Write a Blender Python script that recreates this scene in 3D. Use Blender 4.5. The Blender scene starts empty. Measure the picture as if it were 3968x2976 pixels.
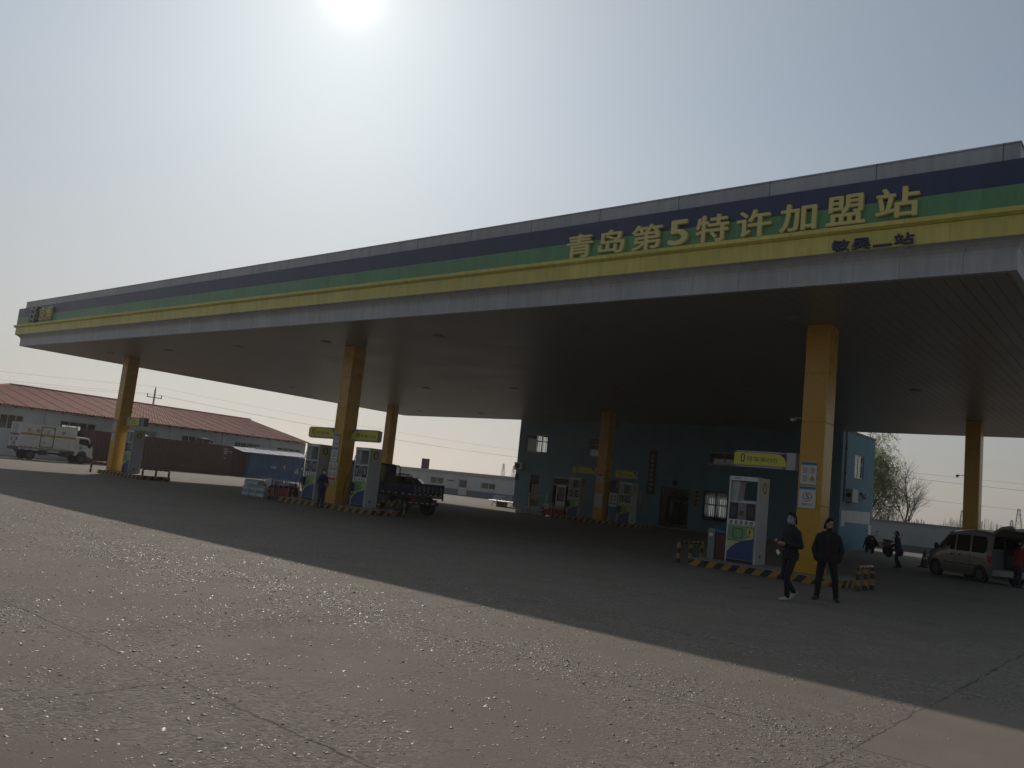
import bpy, bmesh, math, random
import numpy as np
from mathutils import Vector, Matrix
S = bpy.context.scene
C = S.collection
R = math.radians
rng = random.Random(7)

# ------------------------------------------------------------------ camera
CAM_H = 1.7016
YAW, PITCH, ROLL, FPX = 0.7004, 0.1237, 0.1040, 3181.4
fw = Vector((-math.sin(YAW) * math.cos(PITCH), math.cos(YAW) * math.cos(PITCH), math.sin(PITCH)))
r0 = Vector((math.cos(YAW), math.sin(YAW), 0)); u0 = r0.cross(fw)
rt = r0 * math.cos(ROLL) + u0 * math.sin(ROLL)
up = u0 * math.cos(ROLL) - r0 * math.sin(ROLL)
cd = bpy.data.cameras.new("camera"); cam = bpy.data.objects.new("camera", cd); C.objects.link(cam)
cd.sensor_width = 36; cd.lens = FPX * 36 / 3968; cd.clip_start = 0.05; cd.clip_end = 6000
cam.matrix_world = Matrix(((rt.x, up.x, -fw.x, 0), (rt.y, up.y, -fw.y, 0), (rt.z, up.z, -fw.z, CAM_H), (0, 0, 0, 1)))
S.camera = cam

# ------------------------------------------------------------------ sky, sun, exposure
SUN_EL, SUN_AZ = R(30.8), R(-54.7)          # azimuth measured from +Y towards +X
sd = Vector((math.sin(SUN_AZ) * math.cos(SUN_EL), math.cos(SUN_AZ) * math.cos(SUN_EL), math.sin(SUN_EL)))
W = bpy.data.worlds.new("World"); S.world = W; W.use_nodes = True
nt = W.node_tree; nt.nodes.clear()
wn = lambda t: nt.nodes.new(t)
wo = wn('ShaderNodeOutputWorld'); bg = wn('ShaderNodeBackground'); sky = wn('ShaderNodeTexSky')
sky.sky_type = 'NISHITA'; sky.sun_disc = False
sky.sun_elevation = SUN_EL; sky.sun_rotation = SUN_AZ
sky.air_density = 1.0; sky.dust_density = 0.3; sky.ozone_density = 2.5; sky.altitude = 0
bg.inputs[1].default_value = 0.066
# the solar aureole of a dusty sky: extra forward-scattered light round the sun, plus added even fill
tc = wn('ShaderNodeTexCoord'); dot = wn('ShaderNodeVectorMath'); dot.operation = 'DOT_PRODUCT'
nrm = wn('ShaderNodeVectorMath'); nrm.operation = 'NORMALIZE'
nt.links.new(tc.outputs['Generated'], nrm.inputs[0]); nt.links.new(nrm.outputs[0], dot.inputs[0])
dot.inputs[1].default_value = sd
ac = wn('ShaderNodeMath'); ac.operation = 'ARCCOSINE'; nt.links.new(dot.outputs['Value'], ac.inputs[0])
def halo(width, amp):
    a = wn('ShaderNodeMath'); a.operation = 'MULTIPLY'; a.inputs[1].default_value = -1.0 / width
    nt.links.new(ac.outputs[0], a.inputs[0])
    e = wn('ShaderNodeMath'); e.operation = 'EXPONENT'; nt.links.new(a.outputs[0], e.inputs[0])
    m = wn('ShaderNodeMath'); m.operation = 'MULTIPLY'; m.inputs[1].default_value = amp
    nt.links.new(e.outputs[0], m.inputs[0]); return m
h1 = halo(0.012, 3.0); h2 = halo(0.60, 0.60); amb_fill = halo(60.0, 0.035); h4 = halo(0.11, 0.16);  # the widest term is even ambient light, added to lift the shaded fronts
ad = wn('ShaderNodeMath'); ad.operation = 'ADD'; nt.links.new(h1.outputs[0], ad.inputs[0]); nt.links.new(h2.outputs[0], ad.inputs[1])
bg2 = wn('ShaderNodeBackground'); bg2.inputs[0].default_value = (0.99, 0.995, 0.93, 1)
ad2 = wn('ShaderNodeMath'); ad2.operation = 'ADD'; nt.links.new(ad.outputs[0], ad2.inputs[0]); nt.links.new(amb_fill.outputs[0], ad2.inputs[1])
ad3 = wn('ShaderNodeMath'); ad3.operation = 'ADD'; nt.links.new(ad2.outputs[0], ad3.inputs[0]); nt.links.new(h4.outputs[0], ad3.inputs[1])
nt.links.new(ad3.outputs[0], bg2.inputs[1])
adds = wn('ShaderNodeAddShader')
hs = wn('ShaderNodeHueSaturation'); sxz = wn('ShaderNodeSeparateXYZ'); nt.links.new(nrm.outputs[0], sxz.inputs[0])
elv = wn('ShaderNodeMapRange'); nt.links.new(sxz.outputs[2], elv.inputs[0]); elv.inputs[1].default_value = 0.0; elv.inputs[2].default_value = 0.45; elv.inputs[3].default_value = 0.30; elv.inputs[4].default_value = 0.90
nt.links.new(elv.outputs[0], hs.inputs['Saturation'])
elb = wn('ShaderNodeMapRange'); nt.links.new(sxz.outputs[2], elb.inputs[0]); elb.inputs[1].default_value = 0.02; elb.inputs[2].default_value = 0.38; elb.inputs[3].default_value = 0.62; elb.inputs[4].default_value = 1.0
nt.links.new(elb.outputs[0], hs.inputs['Value'])
nt.links.new(sky.outputs[0], hs.inputs['Color']); tnt = wn('ShaderNodeMix'); tnt.data_type = 'RGBA'; tnt.blend_type = 'MULTIPLY'; tnt.inputs[0].default_value = 1; tcm = wn('ShaderNodeMix'); tcm.data_type = 'RGBA'; nt.links.new(elv.outputs[0], tcm.inputs[0]); tcm.inputs[6].default_value = (1.19, 0.955, 0.865, 1); tcm.inputs[7].default_value = (0.92, 1.02, 0.99, 1); nt.links.new(tcm.outputs[2], tnt.inputs[7])
nt.links.new(hs.outputs[0], tnt.inputs[6]); nt.links.new(tnt.outputs[2], bg.inputs[0]); nt.links.new(bg.outputs[0], adds.inputs[0]); nt.links.new(bg2.outputs[0], adds.inputs[1])
nt.links.new(adds.outputs[0], wo.inputs[0])
sl = bpy.data.lights.new("sun", 'SUN'); sun = bpy.data.objects.new("sun", sl); C.objects.link(sun)
sl.energy = 2.5; sl.angle = R(0.5); sl.color = (1.0, 0.91, 0.80)
sun.rotation_euler = (-sd).to_track_quat('-Z', 'Y').to_euler(); sun.location = (-40, 30, 40)
S.view_settings.view_transform = 'Standard'; S.view_settings.look = 'None'
S.view_settings.exposure = -0.45; S.view_settings.gamma = 1.0
S.cycles.max_bounces = 7; S.cycles.diffuse_bounces = 4; S.cycles.transparent_max_bounces = 12
S.cycles.caustics_reflective = False; S.cycles.caustics_refractive = False
try: S.cycles.use_denoising = True
except Exception: pass

# ------------------------------------------------------------------ helpers
def mat(name, col, rough=0.5, metal=0.0, var=0.12, scale=2.0, bump=0.0, bscale=30.0, spec=0.5, coat=0.0, dirt=0.0, dcol=(0.12, 0.10, 0.08)):
    m = bpy.data.materials.new(name); m.use_nodes = True
    t = m.node_tree; b = t.nodes['Principled BSDF']; L = t.links.new
    b.inputs['Roughness'].default_value = rough; b.inputs['Metallic'].default_value = metal
    b.inputs['Specular IOR Level'].default_value = spec
    if coat: b.inputs['Coat Weight'].default_value = coat; b.inputs['Coat Roughness'].default_value = 0.06
    co = t.nodes.new('ShaderNodeTexCoord')
    n = t.nodes.new('ShaderNodeTexNoise'); n.inputs['Scale'].default_value = scale; n.inputs['Detail'].default_value = 6; n.inputs['Roughness'].default_value = 0.62
    L(co.outputs['Object'], n.inputs['Vector'])
    mr = t.nodes.new('ShaderNodeMapRange'); L(n.outputs[0], mr.inputs[0])
    mr.inputs[1].default_value = 0.25; mr.inputs[2].default_value = 0.75
    mr.inputs[3].default_value = 1 - var; mr.inputs[4].default_value = 1 + var
    mx = t.nodes.new('ShaderNodeMix'); mx.data_type = 'RGBA'; mx.blend_type = 'MULTIPLY'; mx.inputs[0].default_value = 1
    mx.inputs[6].default_value = (*col, 1); L(mr.outputs[0], mx.inputs[7]); out = mx.outputs[2]
    if dirt:
        n2 = t.nodes.new('ShaderNodeTexNoise'); n2.inputs['Scale'].default_value = scale * 2.3; n2.inputs['Detail'].default_value = 8; n2.inputs['Roughness'].default_value = 0.7
        L(co.outputs['Object'], n2.inputs['Vector'])
        r2 = t.nodes.new('ShaderNodeMapRange'); L(n2.outputs[0], r2.inputs[0]); r2.inputs[1].default_value = 0.5; r2.inputs[2].default_value = 0.75
        r2.inputs[3].default_value = 0; r2.inputs[4].default_value = dirt
        m2 = t.nodes.new('ShaderNodeMix'); m2.data_type = 'RGBA'; L(r2.outputs[0], m2.inputs[0]); L(out, m2.inputs[6]); m2.inputs[7].default_value = (*dcol, 1)
        out = m2.outputs[2]
    L(out, b.inputs['Base Color'])
    rr = t.nodes.new('ShaderNodeMapRange'); L(n.outputs[0], rr.inputs[0]); rr.inputs[3].default_value = max(0.02, rough - 0.1); rr.inputs[4].default_value = min(1, rough + 0.1)
    L(rr.outputs[0], b.inputs['Roughness'])
    if bump:
        nb = t.nodes.new('ShaderNodeTexNoise'); nb.inputs['Scale'].default_value = bscale; nb.inputs['Detail'].default_value = 4
        L(co.outputs['Object'], nb.inputs['Vector'])
        bp = t.nodes.new('ShaderNodeBump'); bp.inputs['Strength'].default_value = bump; bp.inputs['Distance'].default_value = 0.02
        L(nb.outputs[0], bp.inputs['Height']); L(bp.outputs[0], b.inputs['Normal'])
    return m

def glassmat(name, tint=(0.9, 0.92, 0.92), refl=0.07):
    m = bpy.data.materials.new(name); m.use_nodes = True
    t = m.node_tree; t.nodes.clear(); L = t.links.new
    o = t.nodes.new('ShaderNodeOutputMaterial'); mx = t.nodes.new('ShaderNodeMixShader'); g = t.nodes.new('ShaderNodeBsdfGlossy'); tr = t.nodes.new('ShaderNodeBsdfTransparent')
    g.inputs['Roughness'].default_value = 0.02; tr.inputs[0].default_value = (*tint, 1)
    f = t.nodes.new('ShaderNodeLayerWeight'); f.inputs[0].default_value = 0.5
    p = t.nodes.new('ShaderNodeMath'); p.operation = 'POWER'; p.inputs[1].default_value = 3; L(f.outputs['Facing'], p.inputs[0])
    a = t.nodes.new('ShaderNodeMath'); a.operation = 'ADD'; a.inputs[1].default_value = refl; L(p.outputs[0], a.inputs[0])
    L(a.outputs[0], mx.inputs[0]); L(tr.outputs[0], mx.inputs[1]); L(g.outputs[0], mx.inputs[2]); L(mx.outputs[0], o.inputs[0])
    return m

ORG = {}
class MB:
    def __init__(s): s.v = []; s.f = []; s.m = []
    def add(s, vs, fs, m=0):
        o = len(s.v); s.v += [tuple(v) for v in vs]; s.f += [tuple(i + o for i in f) for f in fs]; s.m += [m] * len(fs); return s
    def box(s, a, b, m=0):
        x0, y0, z0 = (min(a[i], b[i]) for i in range(3)); x1, y1, z1 = (max(a[i], b[i]) for i in range(3))
        return s.add([(x0,y0,z0),(x1,y0,z0),(x1,y1,z0),(x0,y1,z0),(x0,y0,z1),(x1,y0,z1),(x1,y1,z1),(x0,y1,z1)],
                     [(0,3,2,1),(4,5,6,7),(0,1,5,4),(1,2,6,5),(2,3,7,6),(3,0,4,7)], m)
    def obox(s, c, sz, M, m=0):
        h = [k / 2 for k in sz]; c = Vector(c)
        vs = [c + M @ Vector((i*h[0], j*h[1], k*h[2])) for k in (-1,1) for i, j in ((-1,-1),(1,-1),(1,1),(-1,1))]
        return s.add(vs, [(0,3,2,1),(4,5,6,7),(0,1,5,4),(1,2,6,5),(2,3,7,6),(3,0,4,7)], m)
    def prism(s, poly, ax, lo, hi, m=0):
        # poly: points in the two remaining axes (x: (y,z), y: (x,z), z: (x,y))
        mk = {'x': lambda p, t: (t, p[0], p[1]), 'y': lambda p, t: (p[0], t, p[1]), 'z': lambda p, t: (p[0], p[1], t)}[ax]
        n = len(poly); vs = [mk(p, lo) for p in poly] + [mk(p, hi) for p in poly]
        fs = [tuple(range(n))[::-1], tuple(range(n, 2*n))] + [(i, (i+1) % n, n + (i+1) % n, n + i) for i in range(n)]
        return s.add(vs, fs, m)
    def loft(s, rings, m=0, cap=True, closed=True):
        n = len(rings[0]); vs = [p for r in rings for p in r]; fs = []
        for k in range(len(rings) - 1):
            for i in range(n if closed else n - 1):
                j = (i + 1) % n; fs.append((k*n+i, k*n+j, (k+1)*n+j, (k+1)*n+i))
        if cap: fs += [tuple(range(n))[::-1], tuple(range((len(rings)-1)*n, len(rings)*n))]
        return s.add(vs, fs, m)
    def tube(s, pts, r, n=8, m=0, cap=True):
        pts = [Vector(p) for p in pts]; rings = []; rs = r if isinstance(r, (list, tuple)) else [r] * len(pts)
        t0 = (pts[1] - pts[0]).normalized(); a = t0.orthogonal().normalized()
        for i, p in enumerate(pts):
            t = (pts[min(i+1, len(pts)-1)] - pts[max(i-1, 0)])
            t = t.normalized() if t.length > 1e-9 else t0
            a = (a - t * a.dot(t)); a = a.normalized() if a.length > 1e-6 else t.orthogonal().normalized(); b = t.cross(a)
            rings.append([p + (a * math.cos(2*math.pi*k/n) + b * math.sin(2*math.pi*k/n)) * rs[i] for k in range(n)])
        return s.loft(rings, m, cap)
    def cyl(s, a, b, r, n=16, m=0, r2=None): return s.tube([a, b], [r, r if r2 is None else r2], n, m)
    def ball(s, c, r, n=12, k=8, m=0, M=None):
        c = Vector(c); r = r if isinstance(r, (tuple, list)) else (r, r, r); rings = []
        for j in range(1, k):
            th = math.pi * j / k
            rings.append([Vector((r[0]*math.sin(th)*math.cos(2*math.pi*i/n), r[1]*math.sin(th)*math.sin(2*math.pi*i/n), -r[2]*math.cos(th))) for i in range(n)])
        if M: rings = [[M @ p for p in q] for q in rings]
        return s.loft([[c + p for p in q] for q in rings], m)
    def split(s, name, mats, parent=None, **k):
        # every loose box or tube of the mesh becomes an object of its own
        par = list(range(len(s.v)))
        def find(i):
            while par[i] != i: par[i] = par[par[i]]; i = par[i]
            return i
        for f in s.f:
            for i in f[1:]: par[find(i)] = find(f[0])
        gr = {}
        for f, m in zip(s.f, s.m): gr.setdefault(find(f[0]), []).append((f, m))
        out = []
        for fs in gr.values():
            b = MB(); ids = sorted({i for f, _ in fs for i in f}); mp = {i: n for n, i in enumerate(ids)}
            b.v = [s.v[i] for i in ids]; b.f = [tuple(mp[i] for i in f) for f, _ in fs]; b.m = [m for _, m in fs]; out.append(b.build(name, mats, parent, **k))
        return out
    def build(s, name, mats, parent=None, smooth=False, bevel=0.0, seg=2, auto=None):
        me = bpy.data.meshes.new(name); o = Vector((0, 0, 0))
        if parent is not None: o = ORG.get(parent.name, o)
        me.from_pydata([(v[0]-o.x, v[1]-o.y, v[2]-o.z) for v in s.v], [], s.f)
        for k in (mats if isinstance(mats, (list, tuple)) else [mats]): me.materials.append(k)
        if len(set(s.m)) > 1: me.polygons.foreach_set('material_index', s.m)
        bm = bmesh.new(); bm.from_mesh(me); bmesh.ops.recalc_face_normals(bm, faces=bm.faces); bm.to_mesh(me); bm.free()
        if smooth: me.polygons.foreach_set('use_smooth', [True] * len(me.polygons))
        if smooth and auto: me.set_sharp_from_angle(angle=R(auto))
        me.update(); ob = bpy.data.objects.new(name, me); C.objects.link(ob)
        if parent is not None: ob.parent = parent; ORG[ob.name] = o
        if bevel:
            b = ob.modifiers.new('bevel', 'BEVEL'); b.width = bevel; b.segments = seg; b.limit_method = 'ANGLE'; b.angle_limit = R(40)
        return ob
def tag(o, label=None, cat=None, group=None, kind=None):
    for k, v in (('label', label), ('category', cat), ('group', group), ('kind', kind)):
        if v: o[k] = v
    return o
def thing(name, label, cat, loc=(0, 0, 0), rotz=0.0, group=None, world=True):
    o = bpy.data.objects.new(name, None); C.objects.link(o); o.location = loc; o.rotation_euler = (0, 0, rotz); o.empty_display_size = 0.2
    ORG[o.name] = Vector(loc) if world else Vector((0, 0, 0))
    return tag(o, label, cat, group)
def kids(o): return [c for c in bpy.data.objects if c.parent == o]
def copy_thing(root, loc, label, rotz=None, parent=None):
    c = root.copy(); C.objects.link(c)
    if parent is None:
        c.location = loc; c['label'] = label
        if rotz is not None: c.rotation_euler = (0, 0, rotz)
    else: c.parent = parent
    for ch in kids(root): copy_thing(ch, None, None, None, c)
    return c
def text_obj(txt, name, m, parent, box, plane='xz', depth=0.01, at=0.0, bold=0.0, flip=False, smooth=False):
    """letters fitted to box (a0,z0,a1,z1); plane 'xz' faces -Y at y=at, 'yz' faces +X at x=at"""
    cu = bpy.data.curves.new('letters', 'FONT'); cu.body = txt; cu.size = 1.0; cu.extrude = 0.05; cu.resolution_u = 3
    to = bpy.data.objects.new('letters', cu); C.objects.link(to)
    dg = bpy.context.evaluated_depsgraph_get(); me = bpy.data.meshes.new_from_object(to.evaluated_get(dg))
    bpy.data.objects.remove(to); bpy.data.curves.remove(cu)
    n = len(me.vertices); co = np.empty(n * 3); me.vertices.foreach_get('co', co); co = co.reshape(-1, 3)
    fs_ = [tuple(p.vertices) for p in me.polygons]
    if bold and depth > .009:      # heavier strokes: the glyph laid over itself with small shifts
        k_ = bold * 1.1; sh_ = [(0, 0), (k_, 0), (-k_, 0), (0, k_), (0, -k_), (k_*.7, k_*.7), (-k_*.7, k_*.7), (k_*.7, -k_*.7), (-k_*.7, -k_*.7)]
        zr = co[:, 2].max() - co[:, 2].min()
        co = np.concatenate([co + [a, b2, -.012 * i * zr] for i, (a, b2) in enumerate(sh_)]); fs_ = [tuple(v + n * i for v in f) for i in range(len(sh_)) for f in fs_]; n = len(co)
        bpy.data.meshes.remove(me); me = bpy.data.meshes.new(name); me.from_pydata([(0, 0, 0)] * n, [], fs_)
    lo, hi = co.min(0), co.max(0); s = (co - lo) / np.maximum(hi - lo, 1e-6)
    a = box[0] + s[:, 0] * (box[2] - box[0]); z = box[1] + s[:, 1] * (box[3] - box[1]); t = s[:, 2] * depth
    o = ORG.get(parent.name, Vector((0, 0, 0))) if parent is not None else Vector((0, 0, 0))
    if plane == 'xz': P = np.stack([a, at - t, z], 1)
    elif plane == 'yz': P = np.stack([at + t, a, z], 1)
    P -= np.array(o); me.vertices.foreach_set('co', P.ravel()); me.name = name; me.materials.clear(); me.materials.append(m); me.update()
    ob = bpy.data.objects.new(name, me); C.objects.link(ob)
    if parent is not None: ob.parent = parent; ORG[ob.name] = o
    return ob
def wall_holes(mb, ax, a0, a1, z0, z1, t0, t1, holes, m=0):
    """a wall along axis ax ('x' or 'y') between t0 and t1 with rectangular holes (b0,c0,b1,c1)"""
    xs = sorted({a0, a1, *[h[0] for h in holes], *[h[2] for h in holes]}); zs = sorted({z0, z1, *[h[1] for h in holes], *[h[3] for h in holes]})
    for i in range(len(xs) - 1):
        k = 0
        while k < len(zs) - 1:
            def solid(k): 
                cx, cz = (xs[i] + xs[i+1]) / 2, (zs[k] + zs[k+1]) / 2
                return not any(h[0] < cx < h[2] and h[1] < cz < h[3] for h in holes)
            if not solid(k): k += 1; continue
            j = k
            while j + 1 < len(zs) - 1 and solid(j + 1): j += 1
            if ax == 'x': mb.box((xs[i], t0, zs[k]), (xs[i+1], t1, zs[j+1]), m)
            else: mb.box((t0, xs[i], zs[k]), (t1, xs[i+1], zs[j+1]), m)
            k = j + 1
def window_part(parent, ax, a0, z0, a1, z1, t, fm, gm, nv=2, nh=(), fw_=0.06, dp=0.07, bars=0, inward=1, name='window'):
    """frame with mullions at depth plane t, a pane as sub-part"""
    f = MB(); q = lambda A, Z, B, Y, d0=0, d1=None: f.box(*(((A, t + d0, Z), (B, t + (dp if d1 is None else d1), Y)) if ax == 'x' else ((t + d0, A, Z), (t + (dp if d1 is None else d1), B, Y))))
    q(a0, z0, a1, z0 + fw_); q(a0, z1 - fw_, a1, z1); q(a0, z0 + fw_, a0 + fw_, z1 - fw_); q(a1 - fw_, z0 + fw_, a1, z1 - fw_)
    for k in range(1, nv): x = a0 + (a1 - a0) * k / nv; q(x - fw_ * .45, z0 + fw_, x + fw_ * .45, z1 - fw_, 0.004, dp - 0.004)
    for h in nh: z = z0 + (z1 - z0) * h; q(a0 + fw_, z - fw_ * .4, a1 - fw_, z + fw_ * .4, 0.008, dp - 0.008)
    for k in range(bars): x = a0 + (a1 - a0) * (k + .5) / bars; q(x - .012, z0 + fw_, x + .012, z1 - fw_, -0.05 * inward, -0.026 * inward)
    w = f.build(name, fm, parent)
    g = MB(); 
    if ax == 'x': g.box((a0 + fw_ * .5, t + dp * .45, z0 + fw_ * .5), (a1 - fw_ * .5, t + dp * .55, z1 - fw_ * .5))
    else: g.box((t + dp * .45, a0 + fw_ * .5, z0 + fw_ * .5), (t + dp * .55, a1 - fw_ * .5, z1 - fw_ * .5))
    g.build('pane', gm, w); return w

# ------------------------------------------------------------------ shared materials
M = {}
M['white'] = mat('white_paint', (0.72, 0.72, 0.70), 0.35, var=.08, dirt=.25, coat=.2)
M['panelgrey'] = mat('aluminium_panel', (0.43, 0.44, 0.465), 0.42, 0.0, var=.07, scale=.5, dirt=.12, dcol=(.3, .29, .27))
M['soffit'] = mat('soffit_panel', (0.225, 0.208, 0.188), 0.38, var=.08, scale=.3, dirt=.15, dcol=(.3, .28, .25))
M['blue'] = mat('blue_band', (0.026, 0.040, 0.115), 0.38, var=.15, scale=.6, dirt=.25, dcol=(.09, .1, .12))
M['green'] = mat('green_band', (0.12, 0.32, 0.145), 0.4, var=.12, scale=.6, dirt=.25, dcol=(.14, .17, .12))
M['yellow'] = mat('yellow_band', (0.68, 0.60, 0.14), 0.42, var=.08, scale=.6, dirt=.25, dcol=(.35, .29, .10))
M['letter'] = mat('yellow_letter', (0.70, 0.60, 0.23), 0.45, var=.08)
M['letterside'] = mat('navy_letter', (0.018, 0.022, 0.09), 0.4)
M['column'] = mat('column_cladding', (0.56, 0.295, 0.010), 0.27, var=.08, scale=.8, dirt=.1, dcol=(.3, .15, .02), spec=.6)
M['black'] = mat('black_paint', (0.014, 0.014, 0.015), 0.45)
M['rubber'] = mat('rubber', (0.018, 0.018, 0.019), 0.75, bump=.2)
M['hazyellow'] = mat('hazard_yellow', (0.58, 0.33, 0.02), 0.5, var=.2, scale=6, dirt=.4)
M['concrete'] = mat('kerb_concrete', (0.30, 0.28, 0.25), 0.85, var=.2, scale=4, bump=.3, dirt=.3)
M['steel'] = mat('stainless_steel', (0.55, 0.56, 0.57), 0.28, 0.9, var=.08)
M['dgrey'] = mat('dark_grey', (0.06, 0.063, 0.068), 0.5)
M['mgrey'] = mat('mid_grey', (0.22, 0.23, 0.24), 0.5)
M['lgrey'] = mat('light_grey', (0.45, 0.46, 0.46), 0.45, dirt=.2)
M['pblue'] = mat('pump_blue', (0.03, 0.065, 0.19), 0.35, var=.08)
M['pgreen'] = mat('pump_green', (0.19, 0.36, 0.17), 0.35, var=.08)
M['pcream'] = mat('pump_cream', (0.55, 0.55, 0.30), 0.4)
M['plemon'] = mat('sign_yellow', (0.68, 0.62, 0.06), 0.4, var=.06)
M['paper'] = mat('paper', (0.66, 0.65, 0.62), 0.7, var=.06)
M['screen'] = mat('dark_screen', (0.008, 0.009, 0.010), 0.15, spec=.5)
M['red'] = mat('red_paint', (0.33, 0.022, 0.020), 0.45, dirt=.3)
M['postblue'] = mat('poster_blue', (0.03, 0.16, 0.36), 0.5)
M['postred'] = mat('poster_red', (0.42, 0.06, 0.05), 0.5)
M['skin'] = mat('skin', (0.36, 0.21, 0.14), 0.5, var=.05)
M['hair'] = mat('black_hair', (0.012, 0.011, 0.010), 0.85, spec=.15)
M['glass'] = glassmat('window_glass')
M['darkglass'] = mat('tinted_glass', (0.006, 0.007, 0.008), 0.06, spec=.6, var=.02)
M['chrome'] = mat('chrome', (0.75, 0.75, 0.75), 0.12, 1.0, var=.02)
M['tail'] = mat('red_lamp', (0.35, 0.012, 0.012), 0.15, coat=.8)
M['lamp'] = mat('clear_lamp', (0.7, 0.7, 0.72), 0.1, coat=.8)
# ------------------------------------------------------------------ ground
def ground_material():
    m = bpy.data.materials.new('worn_concrete'); m.use_nodes = True; t = m.node_tree; b = t.nodes['Principled BSDF']; L = t.links.new
    co = t.nodes.new('ShaderNodeTexCoord'); P = co.outputs['Object']
    def noise(sc, det=5, ro=.6, v=P):
        n = t.nodes.new('ShaderNodeTexNoise'); n.inputs['Scale'].default_value = sc; n.inputs['Detail'].default_value = det; n.inputs['Roughness'].default_value = ro
        L(v, n.inputs['Vector']); return n.outputs[0]
    def mth(op, a, b2=None, c=None):
        n = t.nodes.new('ShaderNodeMath'); n.operation = op
        for i, x in enumerate((a, b2, c)):
            if x is None: continue
            if isinstance(x, (int, float)): n.inputs[i].default_value = x
            else: L(x, n.inputs[i])
        return n.outputs[0]
    def rng_(v, a, b2, c=0., d=1.):
        n = t.nodes.new('ShaderNodeMapRange'); L(v, n.inputs[0])
        for i, x in zip((1, 2, 3, 4), (a, b2, c, d)): n.inputs[i].default_value = x
        return n.outputs[0]
    def mixc(f, a, b2, blend='MIX'):
        n = t.nodes.new('ShaderNodeMix'); n.data_type = 'RGBA'; n.blend_type = blend
        for i, x in ((0, f), (6, a), (7, b2)):
            if isinstance(x, (int, float)): n.inputs[i].default_value = x
            elif isinstance(x, tuple): n.inputs[i].default_value = (*x, 1)
            else: L(x, n.inputs[i])
        return n.outputs[2]
    sx = t.nodes.new('ShaderNodeSeparateXYZ'); L(P, sx.inputs[0]); X, Y = sx.outputs[0], sx.outputs[1]
    warp = mth('MULTIPLY', mth('SUBTRACT', noise(1.3, 6, .7), .5), 0.15)
    warp2 = mth('MULTIPLY', mth('SUBTRACT', noise(9, 4, .7), .5), 0.06)
    yw = mth('ADD', mth('ADD', Y, warp), warp2)
    rowf = mth('DIVIDE', mth('SUBTRACT', yw, 0.05), 3.42); row = mth('FLOOR', rowf)
    dY = mth('MULTIPLY', mth('ABSOLUTE', mth('SUBTRACT', mth('FRACT', mth('ADD', rowf, .5)), .5)), 3.42)
    xw = mth('ADD', mth('ADD', X, warp), warp2)
    off = mth('MULTIPLY', mth('COMPARE', row, 0.0, 0.2), -1.9)
    dX = mth('MULTIPLY', mth('ABSOLUTE', mth('SUBTRACT', mth('FRACT', mth('ADD', mth('DIVIDE', mth('ADD', mth('ADD', xw, 7.75), off), 5.75), .5)), .5)), 5.75)
    d = mth('MINIMUM', dY, dX)
    wv = mth('ADD', rng_(noise(.9, 4), .35, .75, .004, .024), rng_(noise(.8, 3), .62, .72, 0, .05))
    joint = mth('SUBTRACT', 1.0, mth('MINIMUM', mth('DIVIDE', d, wv), 1.0))
    joint = mth('MULTIPLY', mth('MINIMUM', mth('MULTIPLY', joint, 2.2), 1.0), rng_(noise(.7, 5, .7), .36, .54, .35, 1.0))
    near = rng_(d, 0.0, 1.1, 1.0, 0.0)
    big, mid, fine = noise(.16, 4), noise(1.1, 7, .65), noise(45, 6, .7)
    base = mixc(rng_(mid, .3, .7), (.185, .160, .132), (.280, .250, .212))
    base = mixc(rng_(big, .35, .65, .0, .65), base, (.195, .172, .152))
    base = mixc(rng_(noise(.42, 6, .65), .45, .68, 0, .5), base, (.285, .250, .206))
    base = mixc(rng_(fine, .3, .7, 0, .35), base, (.120, .110, .098))
    # scoured patches where the aggregate shows
    scour = mth('MULTIPLY', rng_(mth('ADD', noise(.55, 6, .7), mth('MULTIPLY', near, .14)), .45, .61), rng_(noise(6, 5, .7), .3, .55))
    slab = mth('MULTIPLY', mth('MULTIPLY', rng_(xw, -2.02, -1.96), rng_(yw, 6.86, 6.94)), rng_(yw, 10.0, 9.9))
    scour = mth('MULTIPLY', scour, mth('SUBTRACT', 1.0, slab))
    vo = t.nodes.new('ShaderNodeTexVoronoi'); vo.inputs['Scale'].default_value = 32; vo.inputs['Randomness'].default_value = 1; L(P, vo.inputs['Vector'])
    vc = t.nodes.new('ShaderNodeSeparateColor'); L(vo.outputs['Color'], vc.inputs[0])
    stone = mixc(vc.outputs[0], (.10, .095, .09), (.34, .315, .28))
    base = mixc(mth('MULTIPLY', scour, .62), base, stone)
    stain = rng_(noise(.33, 7, .7), .56, .74, 0, .5)
    base = mixc(stain, base, (.135, .125, .112))
    base = mixc(mth('MULTIPLY', joint, .72), base, (.050, .044, .038))
    base = mixc(mth('MULTIPLY', slab, .8), base, mixc(rng_(mid, .3, .7), (.205, .188, .160), (.248, .228, .194)))
    base = mixc(1.0, base, (1.10, 1.04, 0.95), 'MULTIPLY')
    L(base, b.inputs['Base Color'])
    L(rng_(mid, .3, .7, .80, .95), b.inputs['Roughness']); b.inputs['Specular IOR Level'].default_value = 0.25
    h = mth('ADD', mth('ADD', mth('MULTIPLY', fine, .34), mth('MULTIPLY', noise(130, 3, .7), .14)), mth('MULTIPLY', mid, .35))
    h = mth('ADD', h, mth('MULTIPLY', mth('MULTIPLY', mth('SUBTRACT', 1.0, vo.outputs['Distance']), scour), .5))
    h = mth('SUBTRACT', h, mth('MULTIPLY', joint, .8)); h = mth('SUBTRACT', h, mth('MULTIPLY', scour, .25))
    bp = t.nodes.new('ShaderNodeBump'); bp.inputs['Strength'].default_value = .55; bp.inputs['Distance'].default_value = .03
    L(h, bp.inputs['Height']); L(bp.outputs[0], b.inputs['Normal'])
    return m
M['ground'] = ground_material()
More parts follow.
